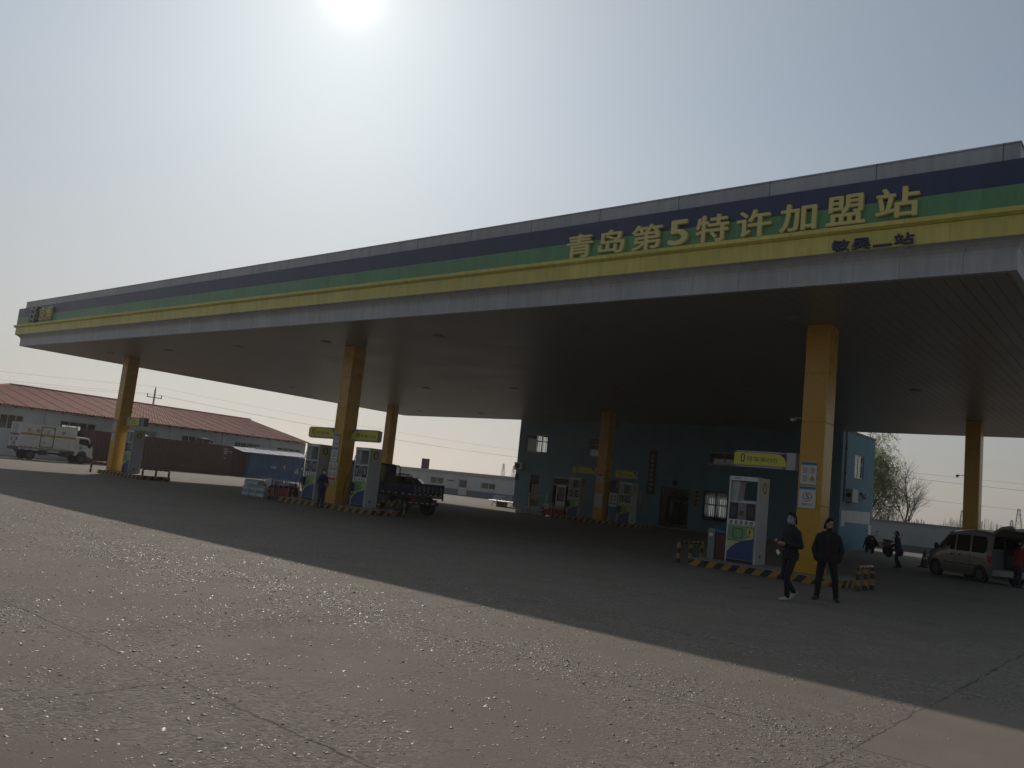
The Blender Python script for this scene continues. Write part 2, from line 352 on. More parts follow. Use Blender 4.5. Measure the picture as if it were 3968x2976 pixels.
g = MB(); g.add([(-2500, -600, 0), (900, -600, 0), (900, 2600, 0), (-2500, 2600, 0)], [(0, 1, 2, 3)])
tag(g.build('ground', M['ground']), kind='structure')

# loose chips and flakes of broken concrete lying on the apron
def chips():
    nr = np.random.default_rng(5); N = 80000
    pts = []
    def field(x, y):
        f = 0.42
        f += (1.1 + .7 * np.exp(-((x + 11) / 3.5) ** 2)) * np.exp(-((y - 6.9) / .65) ** 2) * (0.35 + 0.65 * (np.sin(x * 1.1) * .5 + .5))
        f += 1.3 * np.exp(-(((x + 9.3) / 1.5) ** 2 + ((y - 7.2) / 1.0) ** 2)) + 0.9 * np.exp(-(((x + 5.0) / 1.6) ** 2 + ((y - 7.0) / .5) ** 2))
        f += 0.9 * np.exp(-(((x + 8.6) / .9) ** 2 + ((y - 3.1) / .5) ** 2)) + 0.6 * np.exp(-(((x + 5.9) / .25) ** 2 + ((y - 2.6) / .8) ** 2))
        f += 0.7 * np.exp(-(((x + 12.5) / 1.2) ** 2 + ((y - 6.2) / .7) ** 2)) + 0.5 * np.exp(-(((x + 2.3) / .7) ** 2 + ((y - 7.4) / .8) ** 2))
        w = np.sin(x * 2.3 + 1.7 * np.sin(y * 1.9)) * np.sin(y * 2.9 + 1.3 * np.sin(x * 1.4)); w2 = np.sin(x * 5.1 + 2.3 * np.sin(y * 3.3)) * np.sin(y * 6.1 + 1.1 * np.sin(x * 3.9)); f *= np.clip(.5 + .5 * w + .45 * w2, .08, 1.4)
        return np.clip(f, 0, 1.6) * np.where((x > -2.0) & (y > 6.7) & (y < 9.6), .08, 1)
    while len(pts) < N:
        x = nr.uniform(-24, -0.6, 60000); y = nr.uniform(1.6, 10.5, 60000)
        ok = nr.uniform(0, 1.9, 60000) < field(x, y)
        vis = (x * rt.x + y * rt.y) < 0.70 * (x * fw.x + y * fw.y); ok &= vis
        pts += list(zip(x[ok], y[ok]))
    P = np.array(pts[:N]); k = 6
    size = np.clip(nr.lognormal(math.log(.0058), .55, N), .0025, .024)
    ang = np.linspace(0, 2 * np.pi, k, endpoint=False)[None, :] + nr.uniform(-.35, .35, (N, k)) + nr.uniform(0, 6.28, N)[:, None]
    rad = size[:, None] * nr.uniform(.6, 1.25, (N, k)); el = nr.uniform(.55, 1.0, N)[:, None]
    ax, ay = rad * np.cos(ang), rad * np.sin(ang) * el
    rot = nr.uniform(0, 6.28, N)[:, None]; bx = ax * np.cos(rot) - ay * np.sin(rot); by = ax * np.sin(rot) + ay * np.cos(rot)
    th = size * nr.uniform(.08, .34, N); tx = nr.normal(0, .16, N)[:, None]; ty = nr.normal(0, .16, N)[:, None]
    topz = np.maximum(th[:, None] + bx * tx + by * ty, .0012)
    top = np.stack([P[:, :1] + bx * .82, P[:, 1:] + by * .82, topz], 2); bot = np.stack([P[:, :1] + bx, P[:, 1:] + by, np.full_like(bx, .0002)], 2)
    V = np.concatenate([top, bot], 1).reshape(-1, 3)
    i0 = np.arange(N)[:, None] * 2 * k; j = np.arange(k); jn = (j + 1) % k
    quads = np.stack([i0 + k + j, i0 + k + jn, i0 + jn, i0 + j], 2).reshape(-1, 4)
    tops = i0 + j
    me = bpy.data.meshes.new('concrete_chips')
    loops = np.concatenate([quads.ravel(), tops.ravel()]); nq = len(quads)
    starts = np.concatenate([np.arange(nq) * 4, nq * 4 + np.arange(N) * k]); tot = np.concatenate([np.full(nq, 4), np.full(N, k)])
    me.vertices.add(len(V)); me.vertices.foreach_set('co', V.ravel()); me.loops.add(len(loops)); me.loops.foreach_set('vertex_index', loops.astype(np.int32))
    me.polygons.add(len(starts)); me.polygons.foreach_set('loop_start', starts.astype(np.int32)); me.polygons.foreach_set('loop_total', tot.astype(np.int32))
    me.update(calc_edges=True); me.validate()
    m = mat('concrete_chip', (.32, .27, .215), .5, var=.6, scale=9.0, spec=.55)
    me.materials.append(m); o = bpy.data.objects.new('concrete_chips', me); C.objects.link(o)
    tag(o, 'pale chips of broken concrete scattered over the sunlit apron', 'gravel', kind='stuff')
chips()

# ------------------------------------------------------------------ canopy
XL, XR, YF, YB, ZS = -54.70, -2.74, 18.50, 50.52, 7.04
can = thing('station_canopy', 'huge flat petrol station canopy with blue, green and yellow fascia on orange columns', 'canopy', ((XL + XR) / 2, (YF + YB) / 2, 0))
def panelmat(src, name, period, phase, width=.012, vari=.07, dark=.35):
    m = src.copy(); m.name = name; t = m.node_tree; L = t.links.new; b = t.nodes['Principled BSDF']
    old = b.inputs['Base Color'].links[0].from_socket
    co = t.nodes.new('ShaderNodeTexCoord'); s = t.nodes.new('ShaderNodeSeparateXYZ'); L(co.outputs['Object'], s.inputs[0])
    def mth(op, a, b2):
        n = t.nodes.new('ShaderNodeMath'); n.operation = op
        for i, x in enumerate((a, b2)):
            if isinstance(x, (int, float)): n.inputs[i].default_value = x
            else: L(x, n.inputs[i])
        return n.outputs[0]
    u = mth('DIVIDE', mth('ADD', mth('ADD', s.outputs[0], s.outputs[1]), phase), period)
    f = mth('FRACT', u, 0); w = t.nodes.new('ShaderNodeTexWhiteNoise'); w.noise_dimensions = '1D'; L(mth('FLOOR', u, 0), w.inputs['W'])
    k = mth('ADD', mth('MULTIPLY', w.outputs[0], 2 * vari), 1 - vari)
    mp = t.nodes.new('ShaderNodeMapping'); mp.inputs['Scale'].default_value = (2.6, 2.6, .22); L(co.outputs['Object'], mp.inputs[0])
    sn = t.nodes.new('ShaderNodeTexNoise'); sn.inputs['Scale'].default_value = 1.6; sn.inputs['Detail'].default_value = 7; sn.inputs['Roughness'].default_value = .7; L(mp.outputs[0], sn.inputs['Vector'])
    sr = t.nodes.new('ShaderNodeMapRange'); L(sn.outputs[0], sr.inputs[0]); sr.inputs[1].default_value = .35; sr.inputs[2].default_value = .68; sr.inputs[3].default_value = 1.05; sr.inputs[4].default_value = .80
    k = mth('MULTIPLY', k, sr.outputs[0])
    j = mth('LESS_THAN', f, width / period); k2 = mth('MULTIPLY', k, mth('SUBTRACT', 1.0, mth('MULTIPLY', j, 1 - dark)))
    mx = t.nodes.new('ShaderNodeMix'); mx.data_type = 'RGBA'; mx.blend_type = 'MULTIPLY'; mx.inputs[0].default_value = 1; L(old, mx.inputs[6]); L(k2, mx.inputs[7])
    L(mx.outputs[2], b.inputs['Base Color']); return m
cx0, cy0 = (XL + XR) / 2, (YF + YB) / 2
ph = lambda x, per, d: -((x - cx0) + (YF - d - cy0)) % per
def ring(prof, name, m, smooth=False):
    rings = [[(XL - d, YF - d, z), (XR + d, YF - d, z), (XR + d, YB + d, z), (XL - d, YB + d, z)] for d, z in prof]
    mb = MB(); mb.loft(rings, cap=False); mb.loft([rings[-1], rings[0]], cap=False)
    return mb.build(name, m, can)
q = .26
cor = [(0, ZS - .012), (0, 7.42), (.02, 7.50), (.075, 7.575), (.155, 7.64), (q, 7.68), (q - .4, 7.68), (-.14, ZS - .012)]
ring(cor, 'cornice', panelmat(M['panelgrey'], 'cornice_panel', 1.24, ph(-6.20, 1.24, 0), .010, .06, .45))
ring([(q, 7.682), (q, 8.10), (q - .3, 8.10), (q - .3, 7.682)], 'yellow_band', panelmat(M['yellow'], 'yellow_panel', 2.48, ph(-8.9, 2.48, q), .008, .05, .7))
ring([(q - .1, 8.102), (q + .04, 8.102), (q + .11, 8.15), (q + .11, 8.245), (q + .03, 8.268), (q - .1, 8.268)], 'ledge', panelmat(M['yellow'], 'ledge_panel', 2.48, ph(-7.4, 2.48, q), .012, .06, .5))
ring([(q, 8.27), (q, 8.733), (q - .3, 8.733), (q - .3, 8.27)], 'green_band', panelmat(M['green'], 'green_panel', 2.48, ph(-8.3, 2.48, q), .008, .06, .75))
ring([(q, 8.735), (q, 9.27), (-.2, 9.285), (-.2, 8.735)], 'blue_band', panelmat(M['blue'], 'blue_panel', 2.48, ph(-8.3, 2.48, q), .008, .08, .75))
ring([(0, 9.28), (0, 9.715), (.02, 9.72), (.02, 9.752), (-.22, 9.752), (-.22, 9.28)], 'parapet', panelmat(M['panelgrey'], 'parapet_panel', 2.485, ph(-8.03, 2.485, 0), .022, .09, .22))
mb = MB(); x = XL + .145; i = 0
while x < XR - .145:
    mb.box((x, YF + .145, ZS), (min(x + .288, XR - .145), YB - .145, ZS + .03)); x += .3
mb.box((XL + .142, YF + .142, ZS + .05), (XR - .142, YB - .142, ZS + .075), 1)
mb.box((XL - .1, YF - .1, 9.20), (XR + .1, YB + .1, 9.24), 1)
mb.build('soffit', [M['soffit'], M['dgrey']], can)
M['lamptrim'] = mat('lamp_trim', (.20, .19, .17), .5)
for x in (-8.4, -15.2, -22.0, -28.8, -35.6, -42.4, -49.2):
    for y in (21.5, 34.3, 47.0):
        mb = MB(); mb.cyl((x, y, ZS - .02), (x, y, ZS + .02), .24, 20, 0); mb.cyl((x, y, ZS - .032), (x, y, ZS - .02), .19, 20, 1)
        mb.build('ceiling_lamp', [M['lamptrim'], M['mgrey']], can, bevel=.008)
COLS = [(-49.46, 22.45, 'far left'), (-28.69, 22.45, 'centre'), (-8.366, 22.45, 'right'), (-49.46, 43.62, ''), (-29.07, 43.62, ''), (-8.40, 43.62, '')]
for x, y, _ in COLS:
    mb = MB(); zz = [.205, 2.02, 4.30, 5.66, ZS - .002]
    for a, b2 in zip(zz[:-1], zz[1:]): mb.box((x, y, a + (.004 if a > 1 else 0)), (x + .652, y + .70, b2 - (.004 if b2 < 7 else 0)))
    mb.box((x + .01, y + .01, .21), (x + .642, y + .69, ZS - .01))
    mb.build('column', M['column'], can, bevel=.02)
# raised letters on the fascia
DY = YF - q
for ch, a, b2, z0, z1 in (('青', -13.79, -12.90, 8.25, 8.94), ('岛', -12.70, -11.86, 8.27, 8.94), ('第', -11.65, -10.72, 8.24, 8.95), ('5', -10.53, -9.96, 8.27, 8.95),
        ('特', -9.75, -8.86, 8.25, 8.96), ('许', -8.65, -7.77, 8.25, 8.94), ('加', -7.57, -6.70, 8.26, 8.94), ('盟', -6.48, -5.62, 8.28, 8.98), ('站', -5.41, -4.52, 8.30, 8.99)):
    text_obj(ch, 'sign_character', M['letter'], can, (a, z0, b2, z1), 'xz', .10, DY - .01, .018)
for ch, a, b2, z0, z1 in (('敏', -6.34, -5.95, 7.69, 7.96), ('昊', -5.90, -5.50, 7.69, 7.95), ('一', -5.44, -5.06, 7.71, 7.76), ('站', -5.01, -4.61, 7.70, 7.96)):
    text_obj(ch, 'sign_character', M['letterside'], can, (a, z0, b2, z1), 'xz', .05, DY - .005, .014)
for ch, a, b2, z0, z1 in (('京', -51.40, -50.55, 8.36, 9.10), ('博', -50.48, -49.66, 8.34, 9.12)):
    text_obj(ch, 'sign_character', M['letter'], can, (a, z0, b2, z1), 'xz', .14, DY - .01, .006)
mb = MB()
def sboard(pts, w, y0, y1, m):
    L_ = [(x - w / 2, z) for x, z in pts]; R_ = [(x + w / 2, z) for x, z in pts][::-1]
    mb.prism(L_ + R_, 'y', y0, y1, m)
mb.prism([(-52.98, 8.36), (-52.05, 8.26), (-51.66, 8.45), (-51.82, 9.22), (-52.75, 9.26), (-53.0, 9.0)], 'y', DY - .09, DY - .005, 1)
for k in range(3):
    zc = 8.44 + .28 * k; x0 = -52.92 + .06 * k
    mb.prism([(x0, zc), (x0 + .28, zc + .10), (x0 + .62, zc - .03), (x0 + 1.0, zc + .09), (x0 + 1.0, zc + .15), (x0 + .62, zc + .035), (x0 + .28, zc + .165), (x0, zc + .06)], 'y', DY - .15, DY - .092, 0)
mb.tube([(-52.66, DY - .14, 8.36), (-52.5, DY - .14, 9.2)], .035, 6, 0); mb.tube([(-52.14, DY - .14, 8.32), (-51.98, DY - .14, 9.2)], .035, 6, 0)
mb.build('emblem', [M['lgrey'], M['dgrey']], can)

# ------------------------------------------------------------------ pump islands
def stripemat(name, ax, per, slant, c1, c2, rough=.6, phase=0.0):
    m = bpy.data.materials.new(name); m.use_nodes = True; t = m.node_tree; L = t.links.new; b = t.nodes['Principled BSDF']; b.inputs['Roughness'].default_value = rough
    co = t.nodes.new('ShaderNodeTexCoord'); s = t.nodes.new('ShaderNodeSeparateXYZ'); L(co.outputs['Object'], s.inputs[0])
    def mth(op, a, b2=0.0):
        n = t.nodes.new('ShaderNodeMath'); n.operation = op
        for i, x in enumerate((a, b2)):
            if isinstance(x, (int, float)): n.inputs[i].default_value = x
            else: L(x, n.inputs[i])
        return n.outputs[0]
    e = mth('ADD', mth('SUBTRACT', mth('ADD', s.outputs[0], s.outputs[1]) if ax == 'xy' else s.outputs['xyz'.index(ax)], mth('MULTIPLY', s.outputs[2], slant)), phase) if ax != 'z' else mth('ADD', s.outputs[2], phase)
    n = t.nodes.new('ShaderNodeTexNoise'); n.inputs['Scale'].default_value = 14; n.inputs['Detail'].default_value = 6; L(co.outputs['Object'], n.inputs['Vector'])
    e = mth('ADD', e, mth('MULTIPLY', mth('SUBTRACT', n.outputs[0], .5), .035))
    k = mth('GREATER_THAN', mth('FRACT', mth('DIVIDE', e, per)), .5)
    mx = t.nodes.new('ShaderNodeMix'); mx.data_type = 'RGBA'; L(k, mx.inputs[0]); mx.inputs[6].default_value = (*c1, 1); mx.inputs[7].default_value = (*c2, 1)
    n2 = t.nodes.new('ShaderNodeTexNoise'); n2.inputs['Scale'].default_value = 5; n2.inputs['Detail'].default_value = 8; n2.inputs['Roughness'].default_value = .7; L(co.outputs['Object'], n2.inputs['Vector'])
    r = t.nodes.new('ShaderNodeMapRange'); L(n2.outputs[0], r.inputs[0]); r.inputs[1].default_value = .48; r.inputs[2].default_value = .72; r.inputs[3].default_value = 0; r.inputs[4].default_value = .75
    m2 = t.nodes.new('ShaderNodeMix'); m2.data_type = 'RGBA'; L(r.outputs[0], m2.inputs[0]); L(mx.outputs[2], m2.inputs[6]); m2.inputs[7].default_value = (.10, .085, .065, 1)
    L(m2.outputs[2], b.inputs['Base Color']); return m
YEL, BLK = (.36, .20, .03), (.016, .016, .017)
M['kerbstripe'] = stripemat('hazard_kerb', 'xy', .46, .9, BLK, YEL)
M['poststripe'] = stripemat('hazard_post', 'z', .30, 0, YEL, BLK, .4, .17)
M['railstripe'] = stripemat('hazard_rail', 'y', .30, 0, YEL, BLK, .35)
def island(x0, x1, y0, label):
    t = thing('pump_island', label, 'kerb', ((x0 + x1) / 2, y0 + .95, 0), group='pump islands under the canopy')
    w = 1.9; r = .35; pts = []
    for cx_, cy_, a0 in ((x1 - r, y0 + w - r, 0), (x0 + r, y0 + w - r, 90), (x0 + r, y0 + r, 180), (x1 - r, y0 + r, 270)):
        pts += [(cx_ + r * math.cos(R(a0 + k * 15)), cy_ + r * math.sin(R(a0 + k * 15))) for k in range(7)]
    mb = MB(); mb.prism(pts, 'z', 0.0, .185); mb.build('kerb_wall', M['kerbstripe'], t)
    mb = MB(); mb.prism([((p[0] - (x0 + x1) / 2) * 1.002 + (x0 + x1) / 2, (p[1] - y0 - .95) * 1.006 + y0 + .95) for p in pts], 'z', .187, .203); mb.build('kerb_top', M['concrete'], t, bevel=.006)
    return t
island(-49.75, -44.3, 22.0, 'striped pump island under the far left orange column')
island(-31.7, -25.25, 22.0, 'striped pump island at the foot of the column behind the attendant')
island(-11.35, -6.95, 22.0, 'striped pump island behind the two standing men')
island(-32.3, -25.5, 43.2, 'dark pump island in the deep shade before the blue shop')

# ------------------------------------------------------------------ fuel dispensers
PW, PD, PZ = .93, .64, .204
def dispenser(x0, y0, label, num, left_hose=True, top=None, side_num='0', frame=False):
    t = thing('fuel_dispenser', label, 'fuel pump', (x0 + PW / 2, y0 + PD / 2, PZ), group='fuel dispensers')
    X = lambda v: x0 + v; Z = lambda v: PZ + v; y = y0
    mb = MB(); mb.box((X(.035), y + .012, Z(0)), (X(.84), y + PD - .012, Z(1.20)))
    mb.box((X(.035), y + .02, Z(1.20)), (X(.84), y + PD - .02, Z(1.73)))
    mb.build('cabinet', M['white'], t, bevel=.006)
    mb = MB(); mb.box((X(.03), y - .012, Z(1.73)), (X(.842), y + PD + .012, Z(1.755))); mb.box((X(0), y - .004, Z(0)), (X(.033), y + PD + .004, Z(2.46))); mb.build('frame', M['white'], t, bevel=.004)
    mb = MB(); mb.box((X(-.004), y - .02, Z(2.36)), (X(.86), y + PD + .02, Z(2.485))); h = mb.build('header', M['white'], t, bevel=.01)
    text_obj('京博石化', 'header_lettering', M['letterside'], h, (X(.16), Z(2.405), X(.36), Z(2.45)), 'xz', .002, y - .0205, .02)
    mb = MB(); mb.prism([(X(.862), y - .02), (X(.885), y - .03), (X(.93), y - .03), (X(.945), y - .01), (X(.945), y + PD + .01), (X(.93), y + PD + .03), (X(.862), y + PD + .03)], 'z', Z(0), Z(2.485))
    col = mb.build('side_column', M['lgrey'], t, bevel=.012)
    mb = MB(); mb.box((X(.945), y + .03, Z(1.92)), (X(.9475), y + PD - .03, Z(2.42))); pl = mb.build('number_plate', mat('plate_cream', (.50, .47, .24), .5), col)
    text_obj(side_num, 'number', M['letterside'], col, (y + .18, Z(2.02), y + .45, Z(2.36)), 'yz', .003, X(.948), -.005)
    mb = MB(); mb.box((X(.945), y + .22, Z(.20)), (X(.952), y + .30, Z(.29))); mb.build('socket', M['dgrey'], col)
    mb = MB(); mb.prism([(X(.04), Z(1.757)), (X(.23), Z(1.757)), (X(.28), Z(2.358)), (X(.04), Z(2.358))], 'y', y + .10, y + PD - .1); mb.build('hose_box', M['lgrey'], t, bevel=.01)
    mb = MB(); mb.prism([(X(.30), Z(1.757)), (X(.84), Z(1.757)), (X(.84), Z(1.80)), (X(.30), Z(1.80))], 'y', y + .08, y + PD - .08); mb.build('shelf', M['lgrey'], t)
    # screens, keypad
    mb = MB(); mb.box((X(.05), y + .006, Z(1.235)), (X(.30), y + .021, Z(1.715))); mb.box((X(.56), y + .006, Z(1.235)), (X(.83), y + .021, Z(1.715))); mb.split('screen', M['screen'], t, bevel=.004)
    mb = MB(); mb.box((X(.305), y + .008, Z(1.235)), (X(.555), y + .021, Z(1.715))); kp = mb.build('keypad_panel', M['mgrey'], t, bevel=.004)
    mb = MB()
    for i in range(4):
        for j in range(4): mb.box((X(.365 + .033 * i), y + .003, Z(1.36 + .033 * j)), (X(.392 + .033 * i), y + .009, Z(1.386 + .033 * j)))
    mb.split('key', M['dgrey'], kp)
    mb = MB()
    for a, zc in ((.085, 1.48), (.62, 1.50)):
        mb.box((X(a), y + .0035, Z(zc - .16)), (X(a + .16), y + .007, Z(zc + .12)))
    mb.split('display', M['mgrey'] if not frame else M['dgrey'], t)
    mb = MB(); mb.prism([(y - .014, Z(1.065)), (y - .026, Z(1.08)), (y - .008, Z(1.225)), (y + .014, Z(1.225)), (y + .014, Z(1.065))], 'x', X(.037), X(.855)); st = mb.build('icon_strip', M['white'], t, bevel=.003)
    mb = MB()
    for k in range(5):
        a = .085 + .155 * k; mb.prism([(y - .0262, Z(1.095)), (y - .0285, Z(1.095)), (y - .014, Z(1.205)), (y - .0115, Z(1.205))], 'x', X(a), X(a + .095))
    mb.split('icon', M['mgrey'], st)
    # front panel with its printed swoosh
    mb = MB(); mb.box((X(.04), y - .002, Z(.09)), (X(.838), y + .011, Z(1.06)), 0)
    bl = [(.045, .095), (.834, .095), (.834, .74), (.74, .695), (.60, .665), (.46, .625), (.32, .555), (.20, .465), (.11, .37), (.045, .285)]
    mb.prism([(X(a), Z(c)) for a, c in bl], 'y', y - .0045, y - .0022, 1)
    gr = [(.045, 1.055), (.834, 1.055), (.834, .95), (.78, .84), (.70, .76), (.58, .69), (.45, .655), (.25, .63), (.045, .60)]
    mb.prism([(X(a), Z(c)) for a, c in gr], 'y', y - .0045, y - .0022, 2)
    mb.box((X(.037), y + .004, Z(0.002)), (X(.84), y + .0115, Z(.088)), 3)
    fp = mb.build('front_panel', [M['pcream'], M['pblue'], M['pgreen'], M['black']], t)
    mb = MB(); mb.cyl((X(.715), y - .0048, Z(.905)), (X(.715), y - .0075, Z(.905)), .095, 28); nd = mb.build('number_disc', M['plemon'], fp)
    if num: text_obj(num, 'number', M['black'], fp, (X(.69 if num == '1' else .672), Z(.845), X(.735 if num == '1' else .755), Z(.965)), 'xz', .003, y - .0078, .02)
    if frame:
        mb = MB()
        for a, c, b2, e in ((.20, .70, .50, .72), (.20, .97, .50, .99), (.20, .72, .22, .97), (.48, .72, .50, .97)): mb.box((X(a), y - .012, Z(c)), (X(b2), y - .0048, Z(e)))
        mb.box((X(.045), y - .010, Z(.625)), (X(.50), y - .0048, Z(.64)))
        mb.build('panel_frame', mat('dark_green', (.03, .12, .04), .5), fp)
    if left_hose:
        mb = MB(); mb.box((X(.06), y - .10, Z(.62)), (X(.17), y - .004, Z(.98))); mb.build('nozzle_holster', M['black'], t, bevel=.02)
        mb = MB(); mb.tube([(X(.115), y - .12, Z(.92)), (X(.115), y - .14, Z(.80)), (X(.115), y - .13, Z(.68)), (X(.10), y - .10, Z(.56)), (X(.09), y - .08, Z(.48))], [.03, .034, .028, .016, .012], 8)
        mb.tube([(X(.115), y - .15, Z(.86)), (X(.115), y - .19, Z(.80)), (X(.115), y - .19, Z(.72)), (X(.115), y - .14, Z(.68))], .009, 6); mb.build('nozzle', M['dgrey'], t, smooth=True)
        mb = MB(); pts = []
        P = [(.06, .12, 2.30), (-.05, .05, 2.15), (-.10, 0, 1.75), (-.20, -.06, 1.30), (-.30, -.12, .85), (-.31, -.15, .42), (-.26, -.17, .12), (-.16, -.18, .06), (-.06, -.18, .25), (.0, -.17, .62), (.06, -.16, .92), (.14, -.16, 1.0), (.24, -.15, .92), (.28, -.14, .68), (.22, -.13, .45), (.15, -.13, .55), (.115, -.13, .92)]
        V = [Vector((X(a), y + b2, Z(c))) for a, b2, c in P]
        for i in range(len(V) - 1):
            p0, p1, p2, p3 = V[max(i-1, 0)], V[i], V[i+1], V[min(i+2, len(V)-1)]
            for k in range(5):
                s = k / 5; pts.append(.5 * ((2*p1) + (p2 - p0)*s + (2*p0 - 5*p1 + 4*p2 - p3)*s*s + (3*p1 - p0 - 3*p2 + p3)*s**3))
        pts.append(V[-1]); mb.tube(pts, .014, 8); mb.build('hose', M['rubber'], t, smooth=True)
    return t
dispenser(-10.55, 22.90, 'white fuel dispenser number 1 beside the man in a face mask', '1', False, frame=True)
dispenser(-30.88, 22.80, 'fuel dispenser number 5 beside the attendant in navy', '5')
dispenser(-27.46, 22.80, 'fuel dispenser number 3 between the column and the dark flatbed truck', '3')
dispenser(-48.45, 22.88, 'fuel dispenser with a grey side on the far left island', '7', False)
dispenser(-31.38, 44.0, 'fuel dispenser in deep shade left of the column before the blue shop', '')
dispenser(-27.52, 44.0, 'fuel dispenser in deep shade right of the column before the blue shop', '')
# ------------------------------------------------------------------ fuel grade signs on the columns
def grade_sign(x0, x1, y, label, big, small, at_right, z0=3.0, z1=3.40, house=.28, torn=False, fold=None):
    """x0..x1 yellow panel; the grey housing sits on the column side"""
    t = thing('fuel_grade_sign', label, 'sign', ((x0 + x1) / 2, y, z0), group='yellow fuel grade signs')
    mb = MB(); mb.box((x0 + .03, y + .03, z0 - .02), (x1 - .02, y + .24, z1 + .02))
    mb.box((x0 + .05, y + .02, z1 + .021), (x1 - .15, y + .25, z1 + .05)); mb.box((x0 + .05, y + .02, z0 - .055), (x1 - .1, y + .25, z0 - .021))
    mb.build('sign_box', M['lgrey'], t, bevel=.006)
    mb = MB(); a, b2 = (x1 - .02, x1 + house) if at_right else (x0 - house, x0 + .03)
    mb.box((a, y + .005, z0 - .07), (b2, y + .27, z1 + .05)); mb.build('bracket_housing', M['lgrey'], t, bevel=.006)
    mb = MB(); mb.box((x0, y, z0), (x1, y + .026, z1), 1)
    c = .30; n = 9
    if at_right: cv = [(x1 - c + c * math.sin(R(90 * k / n)) - .004, z1 - .30 + .295 * math.cos(R(90 * k / n))) for k in range(n + 1)]; pl = [(x0 + .003, z0 + .003), (x1 - .004, z0 + .003)] + cv[::-1] + [(x0 + .003, z1 - .004)]
    else: cv = [(x0 + c - c * math.sin(R(90 * k / n)) + .004, z1 - .30 + .295 * math.cos(R(90 * k / n))) for k in range(n + 1)]; pl = [(x1 - .003, z0 + .003), (x0 + .004, z0 + .003)] + cv[::-1] + [(x1 - .003, z1 - .004)]
    mb.prism(pl, 'y', y - .004, y - .0005, 0)
    f = mb.build('sign_face', [M['plemon'], M['letterside']], t)
    w = x1 - x0; xs = x0 + (.13 * w if at_right else .16 * w)
    if big:
        bw = .13 * len(big); text_obj(big, 'letters', M['letterside'], f, (xs, z0 + .07, xs + bw, z0 + .33), 'xz', .002, y - .0045, .02)
        if small: text_obj(small, 'letters', M['dgrey'], f, (xs + bw + .05, z0 + .085, x0 + w * (.83 if at_right else .92), z0 + .25), 'xz', .002, y - .0045, .004)
    return t
grade_sign(-10.33, -8.78, 22.6, 'yellow sign reading 0 over dispenser number 1', '0', '号车柴(VI)', True, 3.02, 3.38, .26)
grade_sign(-31.12, -29.30, 22.95, 'yellow sign reading 92 left of the column behind the attendant', '92', '号汽油(VIB)', True, 3.03, 3.42, .55)
grade_sign(-28.0, -26.30, 22.9, 'yellow sign reading 0 right of the column, above dispenser number 3', '0#', '车柴 (VI)', False, 3.0, 3.40, .36)
grade_sign(-48.2, -46.98, 22.8, 'small yellow sign on the far left orange column', '', '', False, 2.98, 3.38, .35)
grade_sign(-31.25, -29.6, 44.1, 'shaded yellow sign left of the column before the blue shop', '92', '号汽油(VIB)', True, 3.04, 3.40, .40)
grade_sign(-27.95, -26.5, 44.1, 'shaded yellow sign right of the column before the blue shop', '95', '号汽油(VIB)', True, 2.98, 3.38, .0)
mb = MB(); mb.box((-46.97, 22.84, 2.94), (-46.5, 23.1, 3.43)); o = mb.build('sign_end_box', M['mgrey'], bpy.data.objects['fuel_grade_sign.003'], bevel=.006)
f = [c for c in kids(bpy.data.objects['fuel_grade_sign.003']) if c.name.startswith('sign_face')][0]
for k, s_ in enumerate(('92号', '汽油')): text_obj(s_, 'letters', M['dgrey'], f, (-47.95, 3.19 - .15 * k, -47.45, 3.31 - .15 * k), 'xz', .002, 22.7955)

